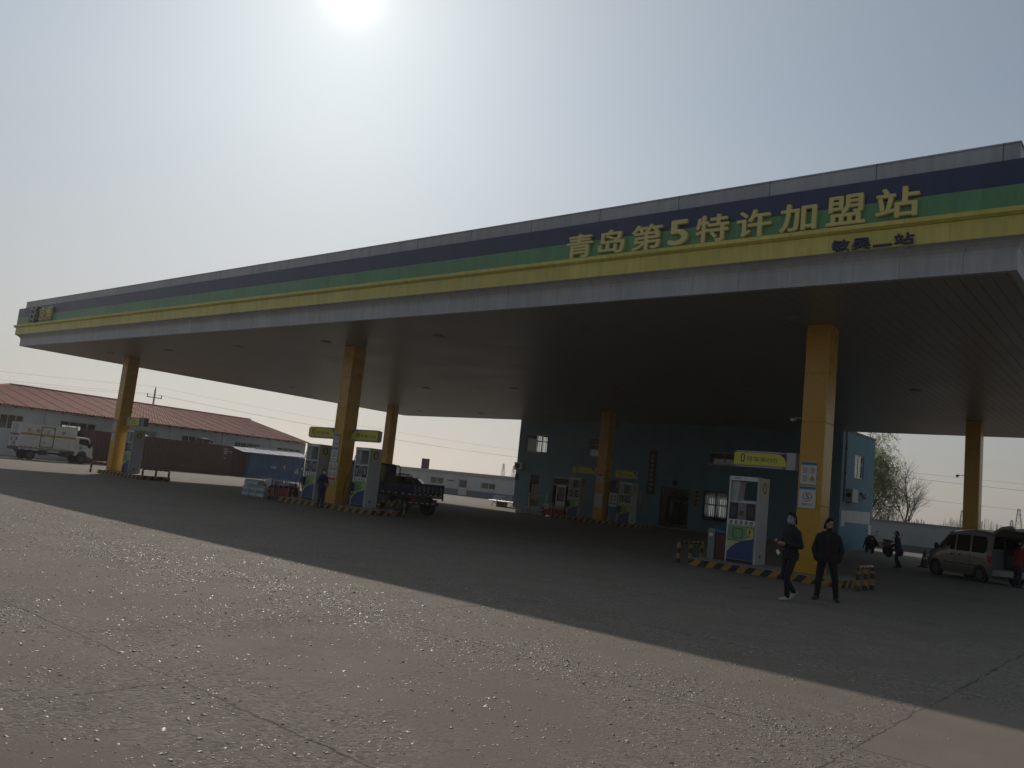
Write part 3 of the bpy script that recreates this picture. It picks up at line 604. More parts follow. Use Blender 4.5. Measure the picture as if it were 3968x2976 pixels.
# ------------------------------------------------------------------ notice boards
def board(x0, z0, x1, z1, y, label, kind, head='postblue', cat='notice'):
    t = thing('notice_board', label, cat, ((x0 + x1) / 2, y, z0), group='notice boards on the columns')
    mb = MB(); mb.box((x0, y - .022, z0), (x1, y - .002, z1)); p = mb.build('panel', M['paper'], t, bevel=.006)
    w, h = x1 - x0, z1 - z0; f = y - .0225
    if head:
        mb = MB(); mb.box((x0 + .012, f - .003, z1 - .085), (x1 - .012, f, z1 - .012)); mb.build('header_strip', M[head], p)
    def ring_(cx_, cz, r, m, w_=.012):
        mb = MB(); o_ = [(cx_ + r * math.cos(2*math.pi*k/24), cz + r * math.sin(2*math.pi*k/24)) for k in range(24)]; i_ = [(cx_ + (r - w_) * math.cos(2*math.pi*k/24), cz + (r - w_) * math.sin(2*math.pi*k/24)) for k in range(24)]
        vs = [(a, f - .003, b2) for a, b2 in o_] + [(a, f - .003, b2) for a, b2 in i_]; mb.add(vs, [(k, (k+1) % 24, 24 + (k+1) % 24, 24 + k) for k in range(24)])
        vs2 = [(a, f, b2) for a, b2 in o_] + [(a, f, b2) for a, b2 in i_]; mb.add(vs + vs2, [(k, (k+1) % 24, 48 + (k+1) % 24, 48 + k) for k in range(24)])
        return mb.build('symbol_ring', m, p)
    if kind == '5':
        ring_(x0 + w * .5, z0 + h * .52, w * .27, M['postred'], .018)
        text_obj('5', 'numeral', M['black'], p, (x0 + w * .40, z0 + h * .41, x0 + w * .61, z0 + h * .64), 'xz', .003, f, .03)
        text_obj('限速行驶', 'lettering', M['dgrey'], p, (x0 + w * .2, z0 + h * .12, x0 + w * .8, z0 + h * .22), 'xz', .002, f, .01)
    elif kind == '4':
        for i, (a, c) in enumerate(((.28, .66), (.74, .66), (.28, .30), (.74, .30))):
            if i == 3:
                mb = MB(); mb.prism([(x0 + w * (a - .16), z0 + h * (c - .08)), (x0 + w * (a + .16), z0 + h * (c - .08)), (x0 + w * a, z0 + h * (c + .12))], 'y', f - .003, f); mb.build('warning_triangle', mat('warning_yellow', (.5, .38, .03), .5), p)
                mb = MB(); mb.box((x0 + w * (a - .02), f - .005, z0 + h * (c - .05)), (x0 + w * (a + .02), f - .0031, z0 + h * (c + .05))); mb.box((x0 + w * (a - .16), f - .004, z0 + h * (c - .105)), (x0 + w * (a + .16), f - .001, z0 + h * (c - .085))); mb.build('symbol', M['dgrey'], p)
            else:
                ring_(x0 + w * a, z0 + h * c, w * .14, M['postred'], .012)
                mb = MB(); mb.obox((x0 + w * a, f - .0015, z0 + h * c), (w * .22, .003, .012), Matrix.Rotation(R(40), 3, 'Y')); mb.box((x0 + w * (a - .05), f - .003, z0 + h * (c - .03)), (x0 + w * (a + .05), f - .0005, z0 + h * (c + .03))); mb.build('symbol', M['mgrey'], p)
            mb = MB(); mb.box((x0 + w * (a - .15), f - .002, z0 + h * (c - .155)), (x0 + w * (a + .15), f, z0 + h * (c - .125))); mb.build('caption', M['mgrey'], p)
    elif kind == 'warn':
        for a in (.27, .73):
            mb = MB(); cx_ = x0 + w * a; mb.prism([(cx_ - .11, z0 + h * .70), (cx_ + .11, z0 + h * .70), (cx_, z0 + h * .94)], 'y', f - .003, f); s1 = mb.build('warning_triangle', M['dgrey'], p)
            mb = MB(); mb.prism([(cx_ - .085, z0 + h * .717), (cx_ + .085, z0 + h * .717), (cx_, z0 + h * .90)], 'y', f - .005, f - .0032); mb.build('triangle_face', M['plemon'], s1)
            mb = MB(); mb.box((cx_ - .10, f - .003, z0 + h * .58), (cx_ + .10, f, z0 + h * .66)); mb.build('caption', M['mgrey'], p)
            ring_(cx_, z0 + h * .34, .10, M['postred'], .02)
            mb = MB(); mb.box((cx_ - .02, f - .003, z0 + h * .28), (cx_ + .02, f, z0 + h * .40)); mb.build('symbol', M['dgrey'], p)
            mb = MB(); mb.box((cx_ - .13, f - .003, z0 + h * .04), (cx_ + .13, f, z0 + h * .17)); mb.build('caption', M['postred'], p)
    elif kind == 'text':
        mb = MB()
        for k in range(7): mb.box((x0 + w * .12, f - .002, z0 + h * (.10 + .105 * k)), (x0 + w * (.88 - .1 * (k % 3)), f, z0 + h * (.125 + .105 * k)))
        mb.build('print_line', M['mgrey'], p)
    return t
board(-8.30, 2.59, -7.86, 3.20, 22.44, 'white notice with four warning symbols on the column behind the two men', '4')
board(-8.31, 1.95, -7.85, 2.54, 22.44, 'white speed limit 5 notice on the column behind the two men', '5')
board(-28.63, 2.60, -28.20, 3.17, 22.44, 'white notice with four symbols on the column behind the attendant', '4')
board(-28.64, 1.98, -28.20, 2.57, 22.44, 'white speed limit 5 notice on the column behind the attendant', '5')
board(-28.68, 1.16, -28.10, 1.955, 22.44, 'large notice with warning triangles just right of the attendant', 'warn', None)
board(-49.38, 2.60, -48.95, 3.17, 22.44, 'upper white notice on the far left orange column', 'text', 'postblue')
board(-49.36, 1.94, -48.95, 2.48, 22.44, 'lower white notice on the far left orange column', 'text', 'mgrey')
board(-28.98, 2.50, -28.52, 3.04, 43.61, 'small white notice on the shaded column before the shop', 'text', 'dgrey')
board(-29.02, .98, -28.46, 1.83, 43.61, 'large pale notice low on the shaded column before the shop', 'text', None)

# ------------------------------------------------------------------ cameras on the columns
def seccam(x, y, z, label, dx=.3):
    t = thing('security_camera', label, 'camera', (x, y, z), group='small cameras on the columns')
    mb = MB(); mb.tube([(x - dx, y + .05, z + .05), (x - dx * .4, y, z + .05), (x, y, z + .01)], .015, 6); mb.build('bracket', M['lgrey'], t)
    mb = MB(); mb.obox((x, y - .04, z), (.085, .22, .075), Matrix.Rotation(R(12), 3, 'X')); mb.build('camera_body', M['lgrey'], t, bevel=.012)
    mb = MB(); mb.obox((x, y - .045, z + .045), (.11, .28, .012), Matrix.Rotation(R(12), 3, 'X')); mb.build('sunshade', M['mgrey'], t)
seccam(-8.62, 22.55, 4.36, 'small camera left of the orange column behind the two men', -.25)
seccam(-27.85, 22.7, 4.38, 'small camera on the right side of the column behind the attendant', .2)
seccam(-48.55, 22.75, 4.34, 'small camera on the far left orange column', .26)
seccam(-8.66, 43.6, 4.37, 'small camera sticking out left of the far right column', -.27)

# ------------------------------------------------------------------ hooped crash rails
def hoop(x, y0, y1, n, label, tilt=0.0, post_r=.057):
    t = thing('crash_rail', label, 'barrier', (x, (y0 + y1) / 2, 0), group='black and yellow hooped crash rails')
    H = .60
    for k in range(n):
        y = y0 + (y1 - y0) * k / (n - 1)
        mb = MB(); mb.cyl((x, y, 0.002), (x, y, H - (.10 if k in (0, n - 1) else .048)), post_r, 16); mb.build('post', M['poststripe'], t, smooth=True, auto=40)
        mb = MB(); mb.cyl((x, y, 0.001), (x, y, .012), .10, 16); mb.build('foot_plate', M['dgrey'], t)
    pts = [(x, y0, H - .10)] + [(x, y0 + .10 - .10 * math.cos(R(a)), H - .10 + .10 * math.sin(R(a))) for a in (22, 45, 68, 90)] + [(x, y1 - .10 + .10 * math.sin(R(a)), H - .10 + .10 * math.cos(R(a))) for a in (0, 22, 45, 68, 90)]
    mb = MB(); mb.tube(pts, .05, 14); mb.build('rail', M['railstripe'], t, smooth=True, auto=50)
    return t
hoop(-11.70, 22.25, 23.75, 3, 'hooped crash rail left of the bin and dispenser number 1')
hoop(-6.50, 21.9, 23.1, 3, 'hooped crash rail to the right of the two standing men')
hoop(-24.95, 22.2, 23.6, 3, 'hooped crash rail in front of the dark flatbed truck')
hoop(-32.45, 22.2, 23.5, 2, 'hooped crash rail in front of the red carts')
hoop(-50.15, 21.9, 23.1, 2, 'hooped crash rail left of the far left orange column')
hoop(-43.85, 21.9, 23.4, 3, 'hooped crash rail at the right end of the far left island')

# ------------------------------------------------------------------ bin and stand beside dispenser 1
t = thing('litter_bin', 'grey cabinet and dark red bin with blue top left of dispenser number 1', 'bin', (-10.95, 23.3, .204))
mb = MB(); mb.box((-11.22, 23.1, .204), (-11.0, 23.5, 1.09)); b_ = mb.build('post_cabinet', M['mgrey'], t, bevel=.012)
mb = MB(); mb.box((-11.18, 23.094, .86), (-11.06, 23.101, .96)); mb.build('label_plate', M['paper'], b_); mb = MB(); mb.box((-11.12, 23.09, .76), (-11.09, 23.1, .80)); mb.build('lock', M['dgrey'], b_)
mb = MB(); mb.box((-10.97, 23.12, .204), (-10.66, 23.5, .97)); mb.build('bin_body', mat('bin_red', (.10, .025, .022), .5), t, bevel=.015)
mb = MB(); mb.box((-10.985, 23.1, .985), (-10.645, 23.52, 1.06)); mb.build('bin_lid', M['postblue'], t, bevel=.015)

# ------------------------------------------------------------------ shrink-wrapped water bottles and red carts
M['wrap'] = mat('clear_wrap', (.40, .44, .48), .25, var=.35, scale=14, spec=.7, bump=.6, bscale=22, coat=.5)
M['bottlecap'] = mat('bottle_cap', (.45, .52, .60), .4)
def water_pack(x, y, z, w, d, h, label, group):
    t = thing('water_bottle_pack', label, 'water bottles', (x + w/2, y + d/2, z), group=group)
    mb = MB(); nx, ny = max(2, round(w / .115)), max(2, round(d / .115))
    for i in range(nx):
        for j in range(ny):
            cx_, cy_ = x + w * (i + .5) / nx, y + d * (j + .5) / ny; r = w / nx * .46
            mb.tube([(cx_, cy_, z + .004), (cx_, cy_, z + .05), (cx_, cy_, z + h * .45), (cx_, cy_, z + h * .5), (cx_, cy_, z + h * .72), (cx_, cy_, z + h * .9), (cx_, cy_, z + h)], [r * .9, r, r, r * .9, r, r * .45, r * .42], 7)
    mb.build('bottle', M['wrap'], t)
    mb = MB(); mb.box((x + .012, y + .012, z + h * .2), (x + w - .012, y + d - .012, z + h * .55)); mb.build('label_wrap', M['bottlecap'], t, bevel=.01)
def stack(x, y, nx, ny, nz, where, base=0.0, skew=0.0):
    w, d, h = .56, .40, .26; lay = ['bottom', 'middle', 'top']
    for k in range(nz):
        for i in range(nx - (1 if k == 2 and nx > 2 else 0)):
            for j in range(ny):
                water_pack(x + i * (w + .05) + skew * k + rng.uniform(-.02, .02), y + j * (d + .01) + rng.uniform(-.015, .015), base + k * (h + .006), w, d, h,
                    'water bottle pack %s, %s layer, %s' % (where, (lay[k] if nz == 3 else ['bottom', 'top'][k]), ['leftmost', 'second', 'third', 'rightmost'][i if i < nx - 1 else 3]), 'water bottle packs ' + where)
stack(-34.75, 22.25, 3, 1, 3, 'beside the red cart with paper', 0.0, .04)
stack(-35.6, 43.9, 4, 1, 2, 'on the shaded stack before the shop', 0.0)
def cart(x, y, w, d, h, label, sheet):
    t = thing('display_cart', label, 'cart', (x + w/2, y + d/2, 0), group='red display carts of goods')
    mb = MB(); mb.box((x + .02, y + .02, .12), (x + w - .02, y + d - .02, h * .70)); mb.build('cart_box', M['red'], t, bevel=.01)
    mb = MB()
    for a in (x, x + w):
        for b2 in (y, y + d): mb.box((a - .015, b2 - .015, .06), (a + .015, b2 + .015, h))
    for z in (h * .72, h): 
        mb.box((x, y - .014, z - .028), (x + w, y + .012, z)); mb.box((x, y + d - .012, z - .028), (x + w, y + d + .014, z)); mb.box((x - .014, y, z - .028), (x + .012, y + d, z)); mb.box((x + w - .012, y, z - .028), (x + w + .014, y + d, z))
    for k in range(1, 8): mb.box((x + w * k / 8 - .004, y - .004, h * .72), (x + w * k / 8 + .004, y + .004, h - .03))
    mb.build('cart_frame', M['lgrey'], t)
    for a in (x + .1, x + w - .1): 
        mb = MB(); mb.cyl((a, y + .03, .06), (a, y + .07, .06), .058, 14); mb.build('wheel', M['rubber'], t)
    mb = MB()
    for k in range(4): mb.box((x + .06 + k * (w - .1) / 4, y + .06, h * .70), (x + .02 + (k + 1) * (w - .1) / 4, y + d - .06, h * (.86 + .04 * (k % 2))))
    mb.split('goods', M['lgrey'], t, bevel=.01)
    if sheet: mb = MB(); mb.box((x + w * .35, y - .022, h * .55), (x + w * .72, y - .016, h * .97)); mb.build('paper_sheet', M['paper'], t)
cart(-35.05, 23.55, 1.0, .6, .90, 'red display cart with a white paper sheet beside the water bottles', True)
cart(-33.95, 23.6, 1.0, .6, .86, 'red display cart nearest dispenser number 5', False)
cart(-33.45, 43.9, .95, .6, .85, 'shaded red cart before the shop, nearest the water bottles', True)
cart(-32.35, 43.9, .80, .6, .80, 'shaded red cart before the shop, nearest the dispenser', False)
t = thing('advertising_board', 'tall printed board with purple, white and blue panels on the shaded island', 'board', (-27.8, 43.9, .204))
for nm, z0, z1, m in (('top_panel', 1.97, 2.73, mat('poster_purple', (.05, .035, .13), .5)), ('white_panel', 1.13, 1.965, M['paper']), ('blue_panel', .45, 1.125, mat('poster_sky', (.08, .20, .32), .5))):
    mb = MB(); mb.box((-28.12, 43.86, z0), (-27.56, 43.885, z1)); o = mb.build(nm, m, t)
    if nm == 'top_panel':
        mb = MB(); mb.prism([(-27.72, 2.3), (-27.58, 2.25), (-27.57, 2.6), (-27.66, 2.68)], 'y', 43.852, 43.859); mb.build('orange_patch', mat('poster_orange', (.5, .12, .03), .5), o)
    if nm == 'white_panel':
        mb = MB(); [mb.box((-28.05 + .26 * (k % 2), 43.853, 1.25 + .22 * (k // 2)), (-27.86 + .26 * (k % 2), 43.859, 1.38 + .22 * (k // 2))) for k in range(6)]; mb.split('picture', M['mgrey'], o)
mb = MB(); mb.box((-28.1, 43.89, .204), (-28.06, 43.93, 2.7)); mb.box((-27.62, 43.89, .204), (-27.58, 43.93, 2.7)); mb.build('stand', M['steel'], t)

# ------------------------------------------------------------------ blue two-storey shop
BX0, BX1, BY0, BY1, BZ = -41.62, -16.40, 51.0, 57.55, 7.22
M['bluewall'] = mat('blue_render', (.16, .29, .37), .8, var=.10, scale=.8, bump=.1, dirt=.25, dcol=(.06, .12, .18))
M['inner'] = mat('interior_plaster', (.42, .40, .36), .85)
M['slab'] = mat('step_concrete', (.26, .25, .23), .85, dirt=.3)
M['frame'] = mat('window_frame', (.55, .54, .52), .45)
M['darkframe'] = mat('brown_frame', (.06, .045, .038), .5)
bl = thing('blue_shop', 'two storey blue rendered shop building behind the canopy', 'building', ((BX0 + BX1) / 2, (BY0 + BY1) / 2, 0))
front = [(-40.88, 4.56, -38.79, 5.95), (-34.86, 4.55, -32.9, 5.95), (-25.15, 4.52, -22.9, 5.38), (-25.28, .85, -23.6, 2.75), (-40.12, .10, -39.25, 2.78), (-37.96, .10, -36.35, 2.78), (-28.56, .10, -26.35, 2.76)]
back = [(-28.45, 1.15, -26.5, 2.72), (-36.5, 4.6, -35, 5.9)]
left = [(53.0, 4.62, 54.75, 6.12)]
right = [(53.45, 4.47, 55.3, 5.95)]
mb = MB(); T = .24
wall_holes(mb, 'x', BX0, BX1, .0, BZ, BY0, BY0 + T, front); wall_holes(mb, 'x', BX0, BX1, .0, BZ, BY1 - T, BY1, back)
wall_holes(mb, 'y', BY0 + T, BY1 - T, .0, BZ, BX0, BX0 + T, left); wall_holes(mb, 'y', BY0 + T, BY1 - T, .0, BZ, BX1 - T, BX1, right)
mb.build('wall', M['bluewall'], bl)
mb = MB(); i_ = .245; mb.box((BX0 + i_, BY0 + i_, .06), (BX1 - i_, BY1 - i_, .10)); mb.box((BX0 + i_, BY0 + i_, 3.3), (BX1 - i_, BY1 - i_, 3.5))
for x in (-38.3, -31.2, -22.2): mb.box((x, BY0 + i_, .101), (x + .12, BY1 - i_, 3.299)); mb.box((x + .5, BY0 + i_, 3.501), (x + .62, BY1 - i_, 6.9))
mb.build('floor', M['inner'], bl)
mb = MB(); mb.box((BX0 - .06, 50.535, BZ + .001), (BX1 + .06, BY1 + .06, BZ + .10)); mb.build('roof', M['slab'], bl)  # front overhang added to block light leaking between canopy and wall
mb = MB(); mb.box((BX0, BY0 - .95, 0.0), (BX1, BY0 - .003, .11)); mb.build('step', M['slab'], bl, bevel=.01)
for k, (a, c, b2, e) in enumerate(front):
    if k < 4: window_part(bl, 'x', a, c, b2, e, BY0 + .08, M['frame'] if k != 3 else M['darkframe'], M['glass'], 2 if k != 3 else 2, (.62,) if k < 2 else ((.55,) if k == 3 else ()), .06, .06)
for a, c, b2, e in back: window_part(bl, 'x', a, c, b2, e, BY1 - .16, M['darkframe'], M['glass'], 2, (.6,), .07, .06, bars=9)
window_part(bl, 'y', *left[0], BX0 + .08, M['darkframe'], M['glass'], 2, (.68,), .07, .06, bars=4)
w = window_part(bl, 'y', *right[0], BX1 - .14, M['white'], M['glass'], 2, (.60,), .08, .06)
# curtain behind the rear window, lit by the sun outside
cm = bpy.data.materials.new('net_curtain'); cm.use_nodes = True; t_ = cm.node_tree; t_.nodes.clear(); o_ = t_.nodes.new('ShaderNodeOutputMaterial'); tl = t_.nodes.new('ShaderNodeBsdfTranslucent'); tl.inputs[0].default_value = (.85, .86, .85, 1); t_.links.new(tl.outputs[0], o_.inputs[0])
mb = MB(); n = 60; vs = []
for k in range(n + 1):
    x = -28.6 + 2.25 * k / n; y = BY1 - .34 + .035 * math.sin(k * 1.45) + .015 * math.sin(k * .6); vs += [(x, y, 1.0), (x, y, 2.8)]
mb.add(vs, [(2*k, 2*k+2, 2*k+3, 2*k+1) for k in range(n)]); mb.build('curtain', cm, bl, smooth=True)
# doors
def door(a, z0, b2, z1, leaf, label, y=BY0 + .06, fm='frame', opened=0):
    mb = MB(); f_ = .07
    mb.box((a, y, z0), (a + f_, y + .09, z1)); mb.box((b2 - f_, y, z0), (b2, y + .09, z1)); mb.box((a + f_, y, z1 - f_), (b2 - f_, y + .09, z1)); mb.box((a + f_, y + .003, z0 + 2.06), (b2 - f_, y + .087, z0 + 2.13))
    d = mb.build('door', M[fm], bl); tag(d, label)
    mb = MB(); mb.box((a + f_, y + .04, z0 + 2.135), (b2 - f_, y + .05, z1 - f_ - .003)); mb.build('transom_pane', M['darkglass'], d)
    mb = MB(); k = 0
    x = a + f_ + .06
    while x < b2 - f_: mb.box((x - .012, y - .02, z0 + 2.14), (x + .012, y + .0, z1 - f_)); x += .11
    mb.build('transom_bars', M['dgrey'], d)
    for l0, l1, zs, m in leaf:
        mb = MB(); mb.box((l0, y + .02, z0 + zs[0]), (l1, y + .06, z0 + zs[1])); mb.build('door_leaf', m, d, bevel=.005)
wd = mat('tan_door', (.28, .20, .14), .5)
door(-40.12, .11, -39.25, 2.78, [(-40.0, -39.32, (.0, .80), mat('brown_door', (.07, .045, .03), .5)), (-39.95, -39.32, (.803, 1.98), wd)], 'open brown door with a tan panel', fm='darkframe')
door(-37.96, .11, -36.35, 2.78, [(-37.53, -37.45, (.0, 2.05), M['white']), (-36.75, -36.67, (.0, 2.05), M['white']), (-37.447, -36.753, (1.95, 2.05), M['white']), (-37.447, -36.753, (.0, .85), M['white']), (-37.447, -36.753, (.853, 1.947), M['darkglass'])], 'white door with a dark glass upper half', fm='frame')
door(-28.56, .11, -26.35, 2.76, [(-28.48, -28.08, (0, 2.05), M['darkframe'])], 'wide dark doorway of the shop', fm='darkframe')
t = thing('drinks_cabinet', 'dark green drinks cabinet inside the wide shop doorway', 'cabinet', (-27.2, 51.6, .11))
mb = MB(); mb.box((-27.95, 51.35, .13), (-26.6, 51.95, 2.0)); c_ = mb.build('cabinet_body', mat('cabinet_green', (.012, .05, .03), .4), t, bevel=.02)
mb = MB(); mb.box((-27.88, 51.335, .35), (-27.3, 51.349, 1.85)); mb.box((-27.26, 51.335, .35), (-26.68, 51.349, 1.85)); mb.build('glass_door', M['darkglass'], t)
t = thing('wall_lantern', 'round dark lantern on the wall above the wide shop doorway', 'lamp', (-27.4, 50.85, 3.1))
mb = MB(); mb.ball((-27.4, 50.82, 3.1), (.2, .16, .2), 14, 10); mb.build('shade', M['dgrey'], t, smooth=True); mb = MB(); mb.box((-27.46, 50.9, 3.0), (-27.34, 50.998, 3.2)); mb.build('wall_plate', M['dgrey'], t)
# barred lower window guard
mb = MB(); a, c, b2, e = front[3]
for k in range(15): x = a + (b2 - a) * k / 14; mb.box((x - .009, BY0 - .03, c - .1), (x + .009, BY0 - .012, e))
mb.box((a, BY0 - .011, c + .02), (b2, BY0 - .003, c + .05)); mb.box((a, BY0 - .011, e - .05), (b2, BY0 - .003, e - .02)); mb.build('window_bars', M['darkframe'], bl)
# tall red name board
t = thing('vertical_sign', 'tall dark red name board with pale characters on the blue shop front', 'sign', (-29.34, 50.96, 2.17))
mb = MB(); mb.box((-29.62, 50.93, 2.17), (-29.06, 50.995, 5.25)); sb = mb.build('board', mat('sign_maroon', (.07, .018, .018), .5), t, bevel=.015)
for k, ch in enumerate('青岛市敏昊加油站'): text_obj(ch, 'sign_character', mat('gold_letter', (.42, .36, .26), .5) if k == 0 else bpy.data.materials['gold_letter'], t, (-29.47, 4.72 - .325 * k, -29.21, 4.95 - .325 * k), 'xz', .012, 50.929, .02)
t = thing('door_plate', 'narrow yellow and black plate beside the barred shop window', 'sign', (-25.8, 50.98, 1.6))
mb = MB(); mb.box((-25.95, 50.97, 1.58), (-25.63, 50.997, 2.80)); p_ = mb.build('plate', mat('plate_yellow', (.33, .27, .04), .5), t)
mb = MB(); [mb.box((-25.88, 50.965, 1.70 + .27 * k), (-25.70, 50.9695, 1.88 + .27 * k)) for k in range(4)]; mb.split('marking', M['black'], p_)
t = thing('wall_panel', 'pale board on the shop wall right of the shaded dispenser', 'board', (-30.1, 50.98, .8))
mb = MB(); mb.box((-31.0, 50.95, 1.5), (-29.95, 50.995, 2.25)); mb.build('upper_board', mat('board_cream', (.30, .29, .25), .6), t); mb = MB(); mb.box((-31.0, 50.95, .95), (-29.95, 50.995, 1.47)); mb.build('lower_board', M['mgrey'], t)
# steel hand rails before the left door
t = thing('hand_rail', 'stainless hand rail with white capped posts before the shop doors', 'rail', (-38.6, 50.4, .11))
for x in (-39.55, -37.85):
    mb = MB(); mb.cyl((x, 50.4, .112), (x, 50.4, 1.28), .032, 10); p_ = mb.build('post', M['steel'], t, smooth=True, auto=40); mb = MB(); mb.ball((x, 50.4, 1.33), (.055, .055, .07), 10, 8); mb.build('post_cap', M['white'], p_, smooth=True)
mb = MB(); [mb.tube([(-39.0, 50.4, z), (-37.87, 50.4, z)], .022, 8) for z in (.88, 1.62 - .4)]; mb.split('bar', M['steel'], t)
# air conditioners and wall gear
def ac(x0, y0, z0, x1, y1, z1, label, fan='y'):
    t = thing('air_conditioner', label, 'air conditioner', ((x0 + x1) / 2, (y0 + y1) / 2, z0))
    mb = MB(); mb.box((x0, y0, z0), (x1, y1, z1)); b_ = mb.build('casing', M['lgrey'], t, bevel=.012)
    mb = MB(); cx_, cz = x0 + (x1 - x0) * .42, (z0 + z1) / 2; r = min(x1 - x0, z1 - z0) * .40
    if fan == 'y': mb.cyl((cx_, y0 - .004, cz), (cx_, y0 - .012, cz), r, 20)
    else: mb.cyl((x1 + .004, y0 + (y1 - y0) * .45, cz), (x1 + .012, y0 + (y1 - y0) * .45, cz), r, 20)
    mb.build('fan_grille', M['dgrey'], b_); mb = MB(); mb.box((x0 + .05, y0 + .02, z0 - .05), (x1 - .05, y1 + .02, z0 - .008)); mb.build('bracket', M['dgrey'], t)
ac(-42.02, 51.3, 3.12, -41.64, 52.15, 3.68, 'pale air conditioner box at the left corner of the blue shop', 'x')
ac(-41.55, 50.62, 3.10, -40.75, 50.98, 3.66, 'dark shaded air conditioner on the shop front by the left corner')
t = thing('wall_meter', 'dark junction box low on the left corner of the blue shop', 'box', (-41.6, 50.95, 2.3))
mb = MB(); mb.box((-41.6, 50.9, 2.25), (-41.35, 50.995, 2.75)); mb.build('casing', M['dgrey'], t, bevel=.01); mb = MB(); mb.tube([(-41.58, 50.95, 2.75), (-41.6, 50.94, 3.0), (-41.75, 51.1, 3.1)], .015, 6); mb.build('cable', M['rubber'], t)
t = thing('drain_pipe', 'grey drain pipe down the right corner of the blue shop', 'pipe', (-16.33, 51.6, 2.9))
mb = MB(); mb.cyl((-16.33, 51.55, 2.9), (-16.33, 51.55, 7.2), .055, 12); mb.build('pipe', M['mgrey'], t, smooth=True, auto=40); mb = MB(); [mb.box((-16.395, 51.47, z), (-16.26, 51.63, z + .04)) for z in (3.2, 4.6, 6.1)]; mb.split('clip', M['dgrey'], t)
ac(-16.37, 52.0, 2.90, -16.0, 53.1, 3.70, 'air conditioner on the right side wall of the blue shop', 'y')
t = thing('wall_camera', 'camera on an arm sticking out of the right side wall of the blue shop', 'camera', (-16.1, 54.2, 3.4))
mb = MB(); mb.tube([(-16.39, 53.6, 3.1), (-16.15, 53.9, 3.12), (-16.1, 54.4, 3.15)], .025, 8); mb.tube([(-16.1, 54.35, 3.15), (-16.1, 54.35, 3.33)], .02, 8); mb.build('arm', M['dgrey'], t); mb = MB(); mb.obox((-16.1, 54.4, 3.40), (.16, .9, .14), Matrix.Rotation(R(-14), 3, 'X')); mb.build('camera_body', M['dgrey'], t, bevel=.02); mb = MB(); mb.box((-16.18, 54.95, 3.42), (-16.02, 55.2, 3.62)); mb.build('lens_hood', M['lgrey'], t, bevel=.01)
# paper notices along the side wall
t0 = None
for k in range(8):
    y = 51.30 + .72 * k; nm = ['first', 'second', 'third', 'fourth', 'fifth', 'sixth', 'seventh', 'last']
    z0 = 1.66 if k else 1.40
    t = thing('paper_notice', 'white paper sheet on the shop side wall, %s from the corner' % nm[k], 'notice', (-16.39, y + .35, z0), group='paper sheets on the shop side wall')
    mb = MB(); mb.box((-16.395, y, z0), (-16.388, y + .70, 2.36 + .012 * k)); s_ = mb.build('sheet', M['paper'], t)
    mb = MB(); [mb.box((-16.3875, y + .06, z0 + .1 + .09 * j), (-16.386, y + .06 + .5 * (.7 + .3 * ((j * 7 + k) % 3) / 2), z0 + .125 + .09 * j)) for j in range(7)]; mb.build('print_line', M['lgrey'], s_)
t = thing('paper_notice', 'lone lower white sheet at the far end of the shop side wall', 'notice', (-16.39, 57.1, .55), group='paper sheets on the shop side wall')
mb = MB(); mb.box((-16.395, 56.75, .6), (-16.388, 57.4, 1.64)); mb.build('sheet', M['paper'], t)
# ------------------------------------------------------------------ long warehouse on the left
M['whitewall'] = mat('white_render', (.56, .57, .57), .85, var=.10, scale=.5, bump=.15, dirt=.45, dcol=(.30, .30, .29))
M['tile'] = mat('red_roof_sheet', (.37, .165, .13), .9, spec=.15, var=.22, scale=.8, dirt=.4, dcol=(.20, .11, .09))
wh = thing('warehouse', 'long white single storey warehouse with red corrugated roof behind the white box truck', 'building', (-86, 36, 0))
WX, WY0, WY1, WZ = -74.0, 12.0, 54.4, 4.02
wins = [(24.0, 2.10, 26.35, 3.32), (29.2, 1.95, 32.2, 3.33), (35.25, 1.95, 37.7, 3.33), (40.2, 1.95, 43.2, 3.33), (45.85, 1.95, 48.8, 3.30), (50.85, 1.95, 53.85, 3.26), (18.0, 2.1, 21.0, 3.3)]
bwins = [(38.75, 2.85, 40.9, 3.42), (45.1, 2.8, 49.0, 3.42), (53.0, 2.8, 54.0, 3.4)]
mb = MB(); wall_holes(mb, 'y', WY0, WY1, 0, WZ, WX - .24, WX, wins); wall_holes(mb, 'y', WY0, WY1, 0, WZ, -98, -97.76, bwins)
for y in (WY0, WY1 - .24): mb.prism([(-97.75, 0), (-74.25, 0), (-74.25, WZ), (-86, 6.15), (-97.75, WZ)], 'y', y, y + .24)
for y in (27.9, 33.9, 38.95, 44.4, 49.95): mb.box((WX + .002, y, 0), (WX + .10, y + .4, WZ - .05))
mb.build('wall', M['whitewall'], wh)
for k, wv in enumerate(wins): window_part(wh, 'y', *wv, WX - .14, M['frame'], M['darkglass'] if k not in (1, 2) else M['glass'], 4, (), .07, .06)
for wv in bwins: window_part(wh, 'y', *wv, -97.9, M['frame'], M['glass'], 4, (), .07, .06)
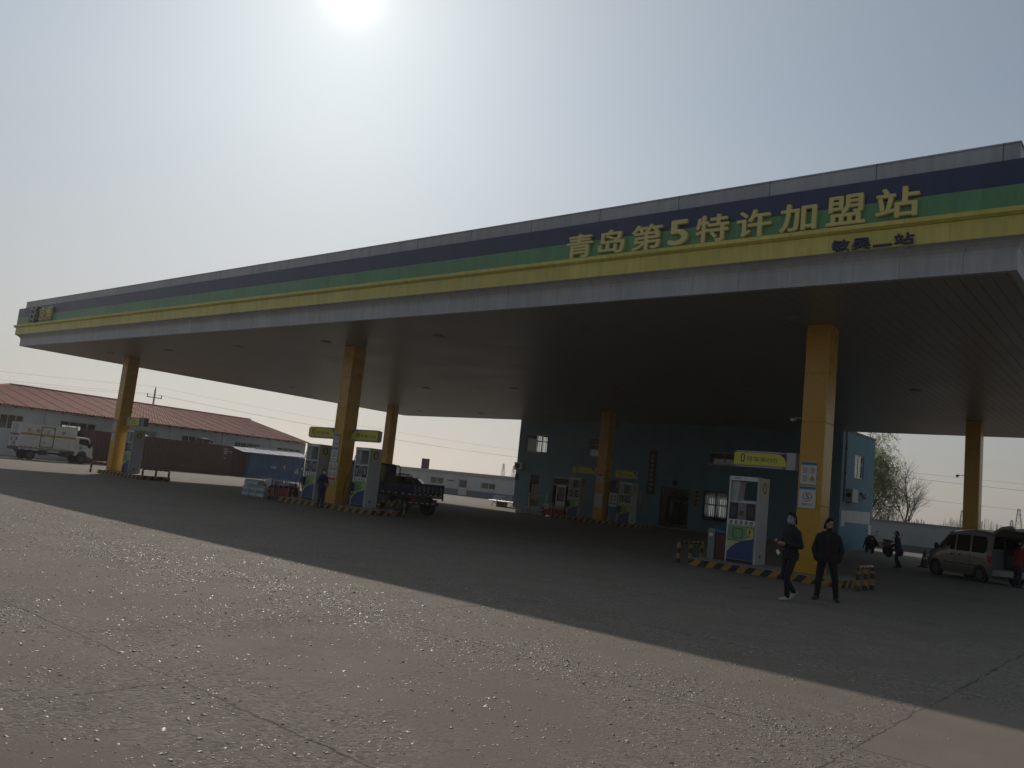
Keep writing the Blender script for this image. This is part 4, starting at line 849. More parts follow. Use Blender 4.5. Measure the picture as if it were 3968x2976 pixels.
def roof_sheet(name, p00, p10, p01, p11, n, amp, m, parent, sub=2):
    """corrugated sheet: along p00->p10 (ridge/eave run) with n waves, slope p00->p01"""
    p00, p10, p01, p11 = map(Vector, (p00, p10, p01, p11)); nrm_ = (p10 - p00).cross(p01 - p00).normalized(); nrm_ = nrm_ if nrm_.z > 0 else -nrm_
    mb = MB(); vs = []; N = n * 4
    for i in range(N + 1):
        s = i / N; off = nrm_ * amp * (0, 1, 1.25, 1)[i % 4]
        for j in range(sub + 1):
            t_ = j / sub; vs.append(p00.lerp(p10, s).lerp(p01.lerp(p11, s), t_) + off + nrm_ * .004 * ((i * 7 + j * 3) % 5))
    mb.add(vs, [(i*(sub+1)+j, (i+1)*(sub+1)+j, (i+1)*(sub+1)+j+1, i*(sub+1)+j+1) for i in range(N) for j in range(sub)])
    o = mb.build(name, m, parent); sm = o.modifiers.new('thickness', 'SOLIDIFY'); sm.thickness = .02; sm.offset = -1; return o
roof_sheet('roof', (-73.45, 17.0, 4.02), (-73.45, 54.8, 4.02), (-86, 29.0, 6.28), (-86, 54.8, 6.28), 118, .055, M['tile'], wh, 3)
roof_sheet('roof', (-98.5, 54.8, 4.02), (-98.5, 17.0, 4.02), (-86, 54.8, 6.28), (-86, 29.0, 6.28), 118, .055, M['tile'], wh, 1)
roof_sheet('roof', (-98.5, 17.0, 4.02), (-73.45, 17.0, 4.02), (-86.05, 29.0, 6.28), (-85.95, 29.0, 6.28), 78, .055, M['tile'], wh, 2)
mb = MB(); mb.tube([(-86, 28.8, 6.33), (-86, 54.9, 6.33)], .14, 8); mb.tube([(-86, 28.9, 6.33), (-73.5, 17.0, 4.10)], .12, 8); mb.build('ridge_cap', M['tile'], wh, smooth=True)
mb = MB()   # raised standing ribs of the roof sheets
for k in range(24):
    y = 18.6 + 1.55 * k; s1 = 1.0 if y > 29 else max(.1, (y - 17.0) / 12.0)
    mb.tube([(-73.42, y, 4.10), (-73.45 - 12.55 * s1, y, 4.10 + 2.26 * s1)], .018, 5)
mb.build('roof_rib', mat('roof_rib_red', (.26, .11, .085), .8, dirt=.3), wh)
mb = MB(); [mb.box((-74.4, WY0 + .3 + 1.2 * k, 3.9), (-73.6, WY0 + .38 + 1.2 * k, 3.99)) for k in range(35)]; mb.build('rafter', M['dgrey'], wh)

# ------------------------------------------------------------------ shipping containers
def container(x, y0, y1, h, col, label, marks=False):
    t = thing('shipping_container', label, 'container', (x - 1.2, (y0 + y1) / 2, 0), group='brown shipping containers')
    m = mat('container_brown', col, .65, var=.2, scale=1.2, dirt=.35, dcol=(.06, .03, .025), bump=.1); mb = MB(); poly = []
    n = int((y1 - y0 - .3) / .28); s = (y1 - y0 - .3) / n; zb = .16
    for k in range(n):
        y = y0 + .15 + k * s
        poly += [(x, y), (x, y + s * .36), (x - .045, y + s * .5), (x - .045, y + s * .86)]
    poly += [(x, y1 - .15), (x - 2.38, y1 - .15), (x - 2.38, y0 + .15)]
    mb.prism([(a, b2) for a, b2 in poly], 'z', zb, h - .1); mb.build('body', m, t)
    mb = MB()
    for z0, z1 in ((0.04, zb), (h - .10, h)):
        mb.box((x - .10, y0, z0), (x + .012, y1, z1)); mb.box((x - 2.43, y0, z0), (x - 2.33, y1, z1)); mb.box((x - 2.33, y0, z0), (x - .1, y0 + .1, z1)); mb.box((x - 2.33, y1 - .1, z0), (x - .1, y1, z1))
    for y in (y0, y1 - .14):
        for xx in (x - .13, x - 2.43): mb.box((xx, y, zb), (xx + .142, y + .14, h - .1))
    mb.box((x - 2.3, y0 + .1, h - .06), (x - .11, y1 - .1, h - .03)); mb.build('frame', m, t, bevel=.008)
    if marks:
        mb = MB()
        for k, (a, b2, z) in enumerate(((-.95, -.6, 2.35), (-.95, -.45, 2.15), (-.40, -.28, 2.13), (-.22, -.1, 2.12), (-.95, -.55, 1.95), (-.85, -.7, 1.5))):
            for i in range(int((b2 - a) / .11)): mb.box((x + .002, y1 + a + .11 * i, z), (x + .006, y1 + a + .07 + .11 * i, z + .12))
        mb.split('marking', M['paper'], t)
container(-70.0, 30.25, 43.35, 2.74, (.115, .042, .036), 'long dark brown shipping container before the warehouse', True)
container(-70.6, 43.5, 45.3, 2.5, (.12, .03, .028), 'short red brown container between the long one and the blue shed')
t = thing('pipe_bundle', 'dark bent duct lying on top of the long brown container', 'pipe', (-71, 41.0, 2.75))
mb = MB(); mb.tube([(-71, 40.0, 2.82), (-71, 40.1, 3.0), (-71, 40.5, 3.1), (-71, 41.3, 3.08), (-71, 41.6, 2.95), (-71, 41.62, 2.82)], .10, 10); mb.build('duct', M['dgrey'], t, smooth=True)

# ------------------------------------------------------------------ blue shed
sh = thing('blue_shed', 'blue sheet metal shed with a low pitched pale blue roof beside the containers', 'shed', (-71, 48.4, 0))
bs = mat('shed_blue', (.04, .145, .32), .5, var=.12, scale=1.5, dirt=.3, dcol=(.03, .05, .08)); mb = MB(); poly = []
y = 45.2; xx = -70.0
while y < 51.55: poly += [(xx, y), (xx, y + .16), (xx - .02, y + .18), (xx - .02, y + .22)]; y += .24
poly += [(xx, 51.6), (xx - 3, 51.6), (xx - 3, 45.2)]; mb.prism(poly, 'z', 0, 2.33); mb.build('wall', bs, sh)
roof_sheet('roof', (-69.2, 43.95, 2.31), (-69.2, 51.9, 2.42), (-71.6, 43.95, 2.74), (-71.6, 51.9, 2.86), 34, .03, mat('shed_roof', (.15, .22, .34), .65, var=.1, dirt=.2), sh, 1)
mb = MB(); mb.box((-72.9, 46.7, 2.80), (-71.5, 51.9, 2.96)); mb.build('roof_cap', M['white'], sh)
for y in (47.3, 48.75, 50.2): mb = MB(); mb.box((xx + .002, y, .02), (xx + .02, y + .05, 2.3)); mb.build('door_seam', mat('seam_blue', (.012, .05, .12), .5) if y < 48 else bpy.data.materials['seam_blue'], sh)
for nm, y, z, w_, h_, m in (('placard', 47.75, 1.05, .55, .20, M['paper']), ('placard', 50.55, .72, .55, .20, M['paper']), ('placard', 51.3, 1.2, .16, .2, M['paper'])):
    mb = MB(); mb.box((xx + .022, y, z), (xx + .03, y + w_, z + h_)); o = mb.build(nm, m, sh); mb = MB(); mb.box((xx + .0302, y + .05, z + .06), (xx + .032, y + w_ - .05, z + .09)); mb.box((xx + .0302, y + .05, z + .12), (xx + .032, y + w_ - .05, z + .15)); mb.build('print_line', M['mgrey'], o)
mb = MB(); mb.prism([(49.0, 1.25), (49.24, .95), (49.48, 1.25), (49.24, 1.6)], 'x', xx + .022, xx + .03); o = mb.build('hazard_diamond', M['postred'], sh); mb = MB(); mb.prism([(49.14, 1.25), (49.24, 1.06), (49.34, 1.25), (49.24, 1.46)], 'x', xx + .0302, xx + .034); mb.build('flame_symbol', M['paper'], o)
mb = MB(); mb.prism([(50.62, .96), (51.02, .96), (50.82, 1.3)], 'x', xx + .022, xx + .03); o = mb.build('warning_triangle', M['plemon'], sh); mb = MB(); mb.box((xx + .0302, 50.79, 1.0), (xx + .033, 50.85, 1.18)); mb.build('symbol', M['black'], o)

# ------------------------------------------------------------------ low white outbuilding at the back
lw = thing('outbuilding', 'low white outbuilding with grey dado behind the truck, left of the blue shop', 'building', (-68, 77, 0))
LY = 74.0; hl = [(-80.0, 1.15, -78.0, 2.05), (-74.2, 1.08, -71.85, 1.95), (-69.35, .06, -67.75, 1.98), (-65.6, 1.05, -63.3, 1.85)]
mb = MB(); wall_holes(mb, 'x', -83.0, -52.0, .72, 2.56, LY, LY + .24, [h for h in hl if h[1] > .5] + [(-69.35, .72, -67.75, 1.98)]); mb.box((-83, LY + .24, .0), (-82.76, LY + 6, 2.5)); mb.box((-52.24, LY + .24, 0), (-52, LY + 6, 2.5)); mb.box((-83, LY + 5.76, 0), (-52, LY + 6, 2.5)); mb.build('wall', M['whitewall'], lw)
mb = MB(); wall_holes(mb, 'x', -83.0, -52.0, .0, .718, LY - .03, LY + .24, [(-69.35, 0, -67.75, .718)]); mb.build('dado', mat('dado_grey', (.17, .185, .20), .85, dirt=.3), lw)
mb = MB(); mb.box((-83.2, LY - .28, 2.562), (-51.8, LY + 6.2, 2.83)); mb.build('roof_edge', mat('eaves_concrete', (.44, .43, .41), .85, dirt=.5), lw, bevel=.01)
for h in hl:
    if h[1] > .5: window_part(lw, 'x', h[0], h[1], h[2], h[3], LY + .10, M['frame'], M['darkglass'], 2, (), .09, .07); mb = MB(); mb.box((h[0] - .1, LY - .09, h[1] - .08), (h[2] + .1, LY - .003, h[1] - .005)); mb.build('sill', M['whitewall'], lw)
mb = MB(); mb.box((-69.33, LY + .08, .06), (-67.77, LY + .16, 1.97)); d_ = mb.build('door', M['frame'], lw, bevel=.01); mb = MB(); mb.box((-69.15, LY + .06, .98), (-67.95, LY + .078, 1.86)); mb.build('door_pane', M['darkglass'], d_)
mb = MB(); mb.box((-77.5, LY + 1.4, 2.832), (-76.75, LY + 2.1, 4.15)); mb.build('chimney', mat('chimney_brick', (.07, .045, .045), .85), lw, bevel=.01)
mb = MB(); mb.box((-70.9, LY - .35, 1.62), (-70.1, LY - .25, 1.75)); mb.tube([(-70.15, LY - .3, 1.68), (-70.0, LY - .3, 1.68), (-70.0, LY - .003, 1.68)], .04, 6); mb.build('wall_lamp', M['dgrey'], lw)

# ------------------------------------------------------------------ boundary wall
bw = thing('boundary_wall', 'pale rendered boundary wall with grey base running behind the silver minivan', 'wall', (-2, 64, 0))
mb = MB(); mb.box((-24, 66.0, .45), (26, 66.22, 2.02)); mb.build('wall_face', mat('wall_render', (.40, .40, .39), .85, var=.1, scale=.4, dirt=.5, dcol=(.24, .24, .23)), bw)
mb = MB(); mb.box((-24, 65.96, 0), (26, 66.24, .448)); mb.build('wall_base', mat('wall_base_grey', (.17, .17, .17), .85, dirt=.4), bw)
mb = MB(); mb.box((-24, 65.9, 2.022), (26, 66.32, 2.13)); mb.build('coping', mat('coping_grey', (.25, .25, .25), .85, dirt=.4), bw, bevel=.01)
# dry reeds beyond the wall
nr = np.random.default_rng(3); mb = MB()
for k in range(2600):
    x = nr.uniform(-25, 24); y = nr.uniform(67.2, 70.0); h = 2.25 + .28 * math.sin(x * .9) + .2 * math.sin(x * 2.7 + 1) + nr.uniform(-.2, .38); l = nr.uniform(-.12, .12); w_ = .012
    mb.add([(x - w_, y, 0), (x + w_, y, 0), (x + l + w_ * .3, y + nr.uniform(-.1, .1), h), (x + l - w_ * .3, y, h - .02)], [(0, 1, 2, 3)])
tag(mb.build('dry_reeds', mat('dry_reed', (.20, .17, .12), .9)), 'dry brown reeds showing above the boundary wall', 'reeds', kind='stuff')

# ------------------------------------------------------------------ trees
def leafmat(name, c):
    m = mat(name, c, .7, var=.4, scale=3); t = m.node_tree; L = t.links.new; b = t.nodes['Principled BSDF']; o = t.nodes['Material Output']
    tr_ = t.nodes.new('ShaderNodeBsdfTranslucent'); mx = t.nodes.new('ShaderNodeMixShader'); mx.inputs[0].default_value = .55
    L(b.inputs['Base Color'].links[0].from_socket, tr_.inputs[0]); L(b.outputs[0], mx.inputs[1]); L(tr_.outputs[0], mx.inputs[2]); L(mx.outputs[0], o.inputs[0]); return m
def tree(name, label, base, height, seed, lean, spread, levels, droop, leaves=0, leafcol=(.11, .13, .04), bark=(.20, .17, .14), r0_=.14, forks=3, strands=0):
    rg = random.Random(seed); t = thing(name, label, 'tree', base); wood = MB(); twig = MB(); lv = []
    def grow(p, d, L_, r, lev):
        pts = [p]; q = p; dd = d.copy(); n = 4
        for k in range(n):
            dd = (dd + Vector((rg.gauss(0, .11), rg.gauss(0, .11), rg.gauss(.02, .06) - droop * (lev >= 2) * .22))).normalized(); q = q + dd * (L_ / n); pts.append(q)
        rs = [r * (1 - .45 * k / n) for k in range(n + 1)]
        (wood if lev < 2 else twig).tube(pts, rs, 7 if lev < 2 else 4, cap=False)
        if lev >= levels:
            for k in range(strands):
                p_ = pts[rg.randint(1, n)].copy(); d_ = Vector((rg.gauss(0, 1), rg.gauss(0, 1), rg.uniform(-.2, .6))).normalized(); st_ = [p_.copy()]
                for q2 in range(5):
                    d_ = (d_ + Vector((.06, 0, -.42))).normalized(); p_ = p_ + d_ * rg.uniform(.18, .34); st_.append(p_.copy())
                    for q3 in range(3): lv.append(p_ + Vector((rg.gauss(0, .05), rg.gauss(0, .05), rg.gauss(0, .08))))
                twig.tube(st_, [.007, .006, .005, .005, .004, .003], 3, cap=False)
            for k in range(leaves):
                s = rg.random(); a = pts[int(s * (n - .01))]; lv.append(a + Vector((rg.gauss(0, .06), rg.gauss(0, .06), rg.gauss(0, .06))))
            return
        kids_ = forks + (1 if lev > 0 else 0) + (rg.random() < .4)
        for k in range(kids_):
            s = (.35 + .65 * (k + rg.random()) / kids_) if lev else (.45 + .55 * (k + .7) / kids_)
            i = min(n, max(1, round(s * n))); az = rg.uniform(0, 6.28); tilt = rg.uniform(.35, .85) * spread
            side = dd.orthogonal().normalized(); side = (Matrix.Rotation(az, 3, dd) @ side)
            nd = (dd * math.cos(tilt) + side * math.sin(tilt)).normalized()
            grow(pts[i], nd, L_ * rg.uniform(.52, .78), max(.004, rs[i] * rg.uniform(.45, .65)), lev + 1)
        grow(pts[-1], dd, L_ * .72, rs[-1] * .85, lev + 1)
    grow(Vector(base), Vector(lean).normalized(), height * .33, r0_, 0)
    bm_ = mat(name + '_bark', bark, .9, var=.3, scale=6)
    wood.build('trunk', bm_, t, smooth=True); twig.build('crown', bm_, t)
    if leaves:
        lm = MB()
        for c in lv:
            a = Vector((rg.gauss(0, 1), rg.gauss(0, 1), rg.gauss(0, 1))).normalized(); b2 = a.orthogonal().normalized(); l = rg.uniform(.05, .11); w_ = l * .30
            lm.add([c - a * l, c + b2 * w_, c + a * l, c - b2 * w_], [(0, 1, 2, 3)])
        lm.build('leaves', leafmat('spring_leaf', leafcol), t)
    return t
tree('willow_tree', 'willow with fresh green twigs rising behind the right end of the shop', (-20.9, 71.5, 0), 12.0, 11, (.10, 0, 1), .95, 3, .25, 2, leafcol=(.30, .33, .13), r0_=.2, forks=4, strands=6)
tree('bare_tree', 'bare leafless tree standing alone above the boundary wall', (-18.5, 72.6, 0), 8.4, 23, (.03, 0, 1), .85, 4, .05, 0, forks=4, bark=(.17, .15, .125), r0_=.13)
tree('bare_tree', 'bare bushy tree between the willow and the taller bare tree', (-20.6, 70.0, 0), 6.2, 31, (.12, 0, 1), 1.0, 4, .1, 0, forks=4, bark=(.18, .155, .13), r0_=.10)

# ------------------------------------------------------------------ power line, pylons
t = thing('utility_pole', 'concrete utility pole with a cross arm rising behind the warehouse roof', 'pole', (-99.4, 49.6, 0))
mb = MB(); mb.cyl((-99.4, 49.6, 0), (-99.4, 49.6, 9.05), .17, 10, 0, .11); mb.build('mast', M['lgrey'], t, smooth=True, auto=40)
mb = MB(); mb.obox((-99.4, 49.6, 8.05), (.09, 1.9, .10), Matrix.Identity(3)); mb.build('cross_arm', M['dgrey'], t)
for dy, z in ((-.9, 8.1), (.9, 8.1), (0, 9.05)): mb = MB(); mb.cyl((-99.4, 49.6 + dy, z), (-99.4, 49.6 + dy, z + .34), .055, 8); mb.build('insulator', M['dgrey'], t)
def wire(a, b2, sag, label, r=.009, n=24):
    a, b2 = Vector(a), Vector(b2); mb = MB(); mb.tube([a.lerp(b2, k / n) - Vector((0, 0, sag * 4 * (k / n) * (1 - k / n))) for k in range(n + 1)], r, 5)
    tag(mb.build('power_wire', M['dgrey']), label, 'wire', 'overhead wires')
wire((-99.4, 49.6, 9.4), (-85, 140, 8.6), 1.0, 'top wire running right from the utility pole behind the warehouse')
wire((-99.4, 48.7, 8.45), (-86, 139, 7.6), 1.2, 'middle wire running right from the utility pole')
wire((-99.4, 50.5, 8.45), (-84, 141, 7.5), 1.2, 'lowest wire running right from the utility pole')
wire((-99.4, 49.6, 9.4), (-125, -10, 8.9), .7, 'top wire running left from the utility pole')
wire((-99.4, 48.7, 8.45), (-125, -11, 8.0), .8, 'middle wire running left from the utility pole')
wire((-99.4, 50.5, 8.45), (-125, -9, 8.0), 1.1, 'lowest wire running left from the utility pole')
wire((-30, 88, 7.6), (25, 97, 6.8), .5, 'upper wire crossing the sky right of the bare tree', .009)
wire((-30, 88, 7.1), (25, 97, 6.2), .6, 'second wire crossing the sky right of the bare tree', .012)
wire((-30, 88, 5.0), (25, 97, 4.3), .4, 'lowest wire crossing the sky right of the bare tree', .009)
def pylon(x, y, h, w_, label):
    t = thing('lattice_pylon', label, 'pylon', (x, y, 0), group='distant lattice pylons'); mb = MB(); r = .10; lv = [0, .25, .47, .66, .82, .93, 1.0]; ws = [w_ * (1 - .82 * s) for s in lv]
    c4 = lambda k: [Vector((x + sx_ * ws[k], y + sy_ * ws[k], h * lv[k])) for sx_, sy_ in ((-1, -1), (1, -1), (1, 1), (-1, 1))]
    for k in range(6):
        a, b2 = c4(k), c4(k + 1)
        for i in range(4): mb.tube([a[i], b2[i]], r, 4); mb.tube([a[i], b2[(i + 1) % 4]], r * .6, 4); mb.tube([b2[i], b2[(i + 1) % 4]], r * .6, 4)
    mb.build('lattice', mat('galvanised_steel', (.30, .31, .32), .6) if 'galvanised_steel' not in bpy.data.materials else bpy.data.materials['galvanised_steel'], t)
    mb = MB(); [mb.tube([(x - w_ * s, y, h * z), (x + w_ * s, y, h * z)], r, 4) for s, z in ((.55, .84), (.45, .95))]; mb.build('cross_arm', bpy.data.materials['galvanised_steel'], t)
pylon(-290, 344.2, 13.6, 1.4, 'lattice pylon far off, left one beyond the outbuilding roof')
pylon(-285.6, 347.7, 13.0, 1.4, 'lattice pylon far off, hard against the blue shop corner')
pylon(-48.75, 346.6, 12.6, 1.6, 'tallest distant pylon above the open tailgate at the right')
pylon(-50.8, 346.3, 8.3, 1.3, 'short distant pylon just left of the tallest one')
pylon(-66.3, 343.7, 10.2, 1.3, 'distant pylon half hidden by the far right column')

# ------------------------------------------------------------------ bench, carton
t = thing('waiting_bench', 'bright steel three seat waiting bench left of the blue shop', 'bench', (-44.6, 53.6, 0))
for k in range(3):
    x = -46.0 + .98 * k
    mb = MB(); mb.prism([(53.55, .43), (53.10, .46), (53.02, .40), (53.04, .38), (53.12, .43), (53.55, .40)], 'x', x, x + .92); mb.build('seat', M['steel'], t, bevel=.006)
    mb = MB(); mb.prism([(53.58, .46), (53.74, .86), (53.80, .84), (53.62, .44)], 'x', x, x + .92); mb.build('backrest', M['steel'], t, bevel=.006)
mb = MB(); mb.box((-46.0, 53.36, .33), (-43.12, 53.44, .385)); mb.build('beam', M['dgrey'], t)
for x in (-45.6, -44.5, -43.5): mb = MB(); mb.tube([(x, 53.05, .02), (x, 53.4, .33), (x, 53.8, .02)], .03, 6); mb.build('leg', M['dgrey'], t)
t = thing('cardboard_box', 'open brown carton of rubbish beside the left corner of the blue shop', 'box', (-42.5, 50.9, 0))
mb = MB(); a, b2, c, e = -42.95, -42.15, 50.55, 51.0
for q_ in (((a, c, .0), (b2, c + .02, .42)), ((a, e - .02, 0), (b2, e, .42)), ((a, c + .02, 0), (a + .02, e - .02, .42)), ((b2 - .02, c + .02, 0), (b2, e - .02, .42)), ((a + .02, c + .02, .0), (b2 - .02, e - .02, .02))): mb.box(*q_)
mb.build('carton', mat('cardboard', (.20, .13, .08), .85), t)
mb = MB(); [mb.ball((a + .12 + .14 * k, (c + e) / 2 + .05 * (-1) ** k, .40), (.10, .12, .07), 8, 6) for k in range(5)]; mb.build('rubbish', M['paper'], t, smooth=True)
# ------------------------------------------------------------------ vehicles
RIM = mat('wheel_rim', (.07, .07, .072), .45)
def wheel(parent, x, y0, y1, r, rim=.62, m='rubber', sgn=1, ax='y', zc=None):
    zc = r if zc is None else zc; P = (lambda t, a=0, z=0: (x + a, t, zc + z)) if ax == 'y' else (lambda t, a=0, z=0: (t, x + a, zc + z))
    mb = MB(); mb.tube([P(y0), P(y0 + (y1 - y0) * .12), P(y0 + (y1 - y0) * .88), P(y1)], [r * .93, r, r, r * .93], 24); w = mb.build('wheel', M['rubber'], parent, smooth=True, auto=35)
    mb = MB(); e = .004 if y1 > y0 else -.004
    mb.tube([P(y1 + e * .2), P(y1 + e)], [r * rim, r * rim * .96], 20); mb.tube([P(y1 + e * 1.05), P(y1 + e * 4)], [r * .2, r * .14], 12)
    for k in range(5):
        a = 2 * math.pi * k / 5; c, s = math.cos(a) * r * rim * .55, math.sin(a) * r * rim * .55; mb.tube([P(y1 + e * 1.05, c, s), P(y1 + e * 2, c, s)], [r * .15, r * .12], 8)
    mb.build('rim', RIM, w); return w
def car(label, cat, loc, rotz, st, paint, wins, wheels, wr, name='minivan', open_rear=False, group=None):
    t = thing(name, label, cat, loc, rotz, group, world=False)
    def ringf(s):
        x, zb, zt_, zp, w, wt = s
        h = [(w * .90, zb), (w * .985, zb + .10), (w, (zb + zt_) * .5), (w * .985, zt_), (wt, zp - .07), (wt - .10, zp - .012), (wt * .45, zp + .012)]
        return [(x, y, z) for y, z in h] + [(x, -y, z) for y, z in h[::-1]]
    mb = MB(); rings = [ringf(s) for s in st]; n = len(rings[0])
    mb.loft(rings, 0, cap=False); mb.add(rings[0], [tuple(range(n))[::-1]])
    if not open_rear: mb.add(rings[-1], [tuple(range(n))])
    b = mb.build('body', paint, t, smooth=True, auto=38)
    def prof(x):
        for a, c in zip(st[:-1], st[1:]):
            if c[0] <= x <= a[0]:
                f = (a[0] - x) / (a[0] - c[0]); return [p + (q_ - p) * f for p, q_ in zip(a, c)]
        return st[-1]
    def surf(x, z):
        _, zb, zt_, zp, w, wt = prof(x)
        if z <= zt_: return w * .985 if z > (zb + zt_) * .5 else w
        return w * .985 + (wt - w * .985) * (z - zt_) / max(.01, zp - .07 - zt_)
    for poly in wins:
        for sg in (1, -1):
            mb = MB(); vs = [(x, sg * (surf(x, z) + .007), z) for x, z in poly]; vi = [(x, sg * (surf(x, z) - .02), z) for x, z in poly]; k = len(poly)
            mb.add(vs + vi, [tuple(range(k)), tuple(range(k, 2 * k))[::-1]] + [(i, (i+1) % k, k + (i+1) % k, k + i) for i in range(k)]); mb.build('side_window', M['darkglass'], t)
    for x in wheels:
        w = prof(x)[4]
        for sg in (1, -1):
            mb = MB(); mb.cyl((x, sg * (w - .12), wr + .01), (x, sg * (w + .006), wr + .01), wr * 1.19, 24); mb.build('wheel_arch', M['black'], t)
            wheel(t, x, sg * (w - .15), sg * (w + .015), wr)
    return t, surf, prof
silver = mat('silver_paint', (.26, .25, .225), .4, .3, var=.06, dirt=.35, dcol=(.16, .14, .11), coat=.4)
vst = [(1.90, .36, .60, .72, .58, .46), (1.84, .26, .74, .86, .70, .60), (1.62, .21, .90, 1.01, .76, .68), (1.22, .20, .98, 1.17, .775, .69), (.86, .20, 1.0, 1.50, .78, .65), (.55, .20, 1.01, 1.74, .78, .64), (.30, .20, 1.01, 1.83, .78, .64), (-.3, .20, 1.02, 1.89, .78, .645), (-1.1, .20, 1.02, 1.885, .78, .645), (-1.68, .22, 1.02, 1.84, .775, .64), (-1.84, .32, 1.02, 1.78, .765, .62)]
vw = [[(1.08, 1.07), (.60, 1.60), (.16, 1.66), (.13, 1.06)], [(.05, 1.06), (.08, 1.66), (-.66, 1.69), (-.70, 1.06)], [(-.80, 1.06), (-.76, 1.69), (-1.46, 1.67), (-1.54, 1.52), (-1.56, 1.16), (-1.48, 1.07)]]
VANR = math.atan2(.67, -.74)
van, vs_, vp_ = car('silver minivan with its tailgate raised, parked facing the boundary wall', 'van', (-6.55, 36.45, 0), VANR, vst, silver, vw, (1.22, -1.30), .29, open_rear=True)
mb = MB(); mb.box((-1.82, -.70, .50), (-.5, .70, .53)); mb.box((-.72, -.66, .531), (-.60, .66, 1.25)); mb.build('cargo_floor', M['mgrey'], van)
mb = MB(); mb.add([(-1.78, .715, 1.84), (-1.78, -.715, 1.84), (-2.25, -.70, 2.09), (-2.68, -.64, 2.16), (-2.80, -.60, 2.06), (-2.80, .60, 2.06), (-2.68, .64, 2.16), (-2.25, .70, 2.09)], [(0, 1, 2, 3, 4, 5, 6, 7)]); g_ = mb.build('tailgate', silver, van); s_ = g_.modifiers.new('thickness', 'SOLIDIFY'); s_.thickness = .09
mb = MB(); mb.obox((-2.1, 0, 1.93), (.4, 1.0, .02), Matrix.Rotation(R(26), 3, 'Y')); mb.build('tailgate_window', M['darkglass'], g_)
for sg in (1, -1):
    mb = MB(); mb.prism([(-1.60, 1.02), (-1.72, .78), (-1.845, .74), (-1.845, 1.00)], 'y', sg * .74, sg * .785); mb.build('tail_light', M['tail'], van, bevel=.008)
    mb = MB(); mb.prism([(1.60, .82), (1.83, .72), (1.86, .60), (1.70, .64)], 'y', sg * .64, sg * .765); mb.build('headlight', M['lamp'], van, bevel=.01)
    mb = MB(); mb.box((1.02, sg * .78, 1.06), (1.08, sg * .86, 1.10)); mb.ball((1.02, sg * .90, 1.14), (.06, .10, .13), 10, 8); mb.build('mirror', M['black'], van, smooth=True)
    for x0 in (.30, -.12): mb = MB(); mb.box((x0, sg * .775, .88), (x0 - .10, sg * .80, .93)); mb.build('door_handle', M['black'], van, bevel=.005)
    mb = MB(); mb.box((-.60, sg * .772, .56), (-1.5, sg * .79, .60)); mb.box((.75, sg * .772, .56), (-.5, sg * .79, .60)); mb.build('side_trim', M['dgrey'], van, bevel=.006)
    mb = MB(); [mb.box((x0 - .004, sg * .762, .30), (x0 + .004, sg * .7835, 1.02)) for x0 in (.10, -.73)]; mb.build('door_seam', M['dgrey'], van)
mb = MB(); mb.add([(1.20, .62, 1.19), (1.20, -.62, 1.19), (.60, -.55, 1.735), (.60, .55, 1.735)], [(0, 1, 2, 3)]); g_ = mb.build('windscreen', M['darkglass'], van); g_.location = (.012, 0, .012); s_ = g_.modifiers.new('t', 'SOLIDIFY'); s_.thickness = .01
mb = MB(); mb.box((-1.80, -.74, .28), (-1.93, .74, .50)); mb.build('rear_bumper', silver, van, bevel=.04)
# blue pickup cab end beside it, cut by the frame
bst = [(1.90, .36, .62, .78, .60, .5), (1.8, .28, .80, .95, .76, .66), (1.1, .25, 1.02, 1.15, .80, .70), (.95, .25, 1.05, 1.4, .80, .66), (.55, .25, 1.05, 1.83, .80, .64), (-.6, .25, 1.05, 1.86, .80, .64), (-1.7, .25, 1.05, 1.84, .80, .64), (-1.85, .30, 1.05, 1.75, .79, .62)]
bv, _, _ = car('dark blue minivan cut off by the right edge behind the person in red', 'van', (-4.95, 40.6, 0), VANR + .12, bst, mat('navy_paint', (.012, .035, .09), .35, .2, coat=.5), [[(.9, 1.1), (.5, 1.65), (.0, 1.68), (.0, 1.1)], [(-.1, 1.1), (-.1, 1.68), (-1.5, 1.66), (-1.5, 1.1)]], (1.15, -1.2), .30)
for sg in (1, -1): mb = MB(); mb.box((-1.70, sg * .70, 1.15), (-1.885, sg * .80, 1.62)); o = mb.build('tail_light', M['tail'], bv, bevel=.012); mb = MB(); mb.box((-1.80, sg * .71, 1.34), (-1.892, sg * .806, 1.42)); mb.build('reversing_lamp', M['lamp'], o)
mb = MB(); mb.box((-1.80, -.62, 1.15), (-1.862, .62, 1.68)); mb.build('rear_window', M['darkglass'], bv); mb = MB(); mb.box((-1.80, -.76, .26), (-1.95, .76, .50)); mb.build('rear_bumper', M['dgrey'], bv, bevel=.04)
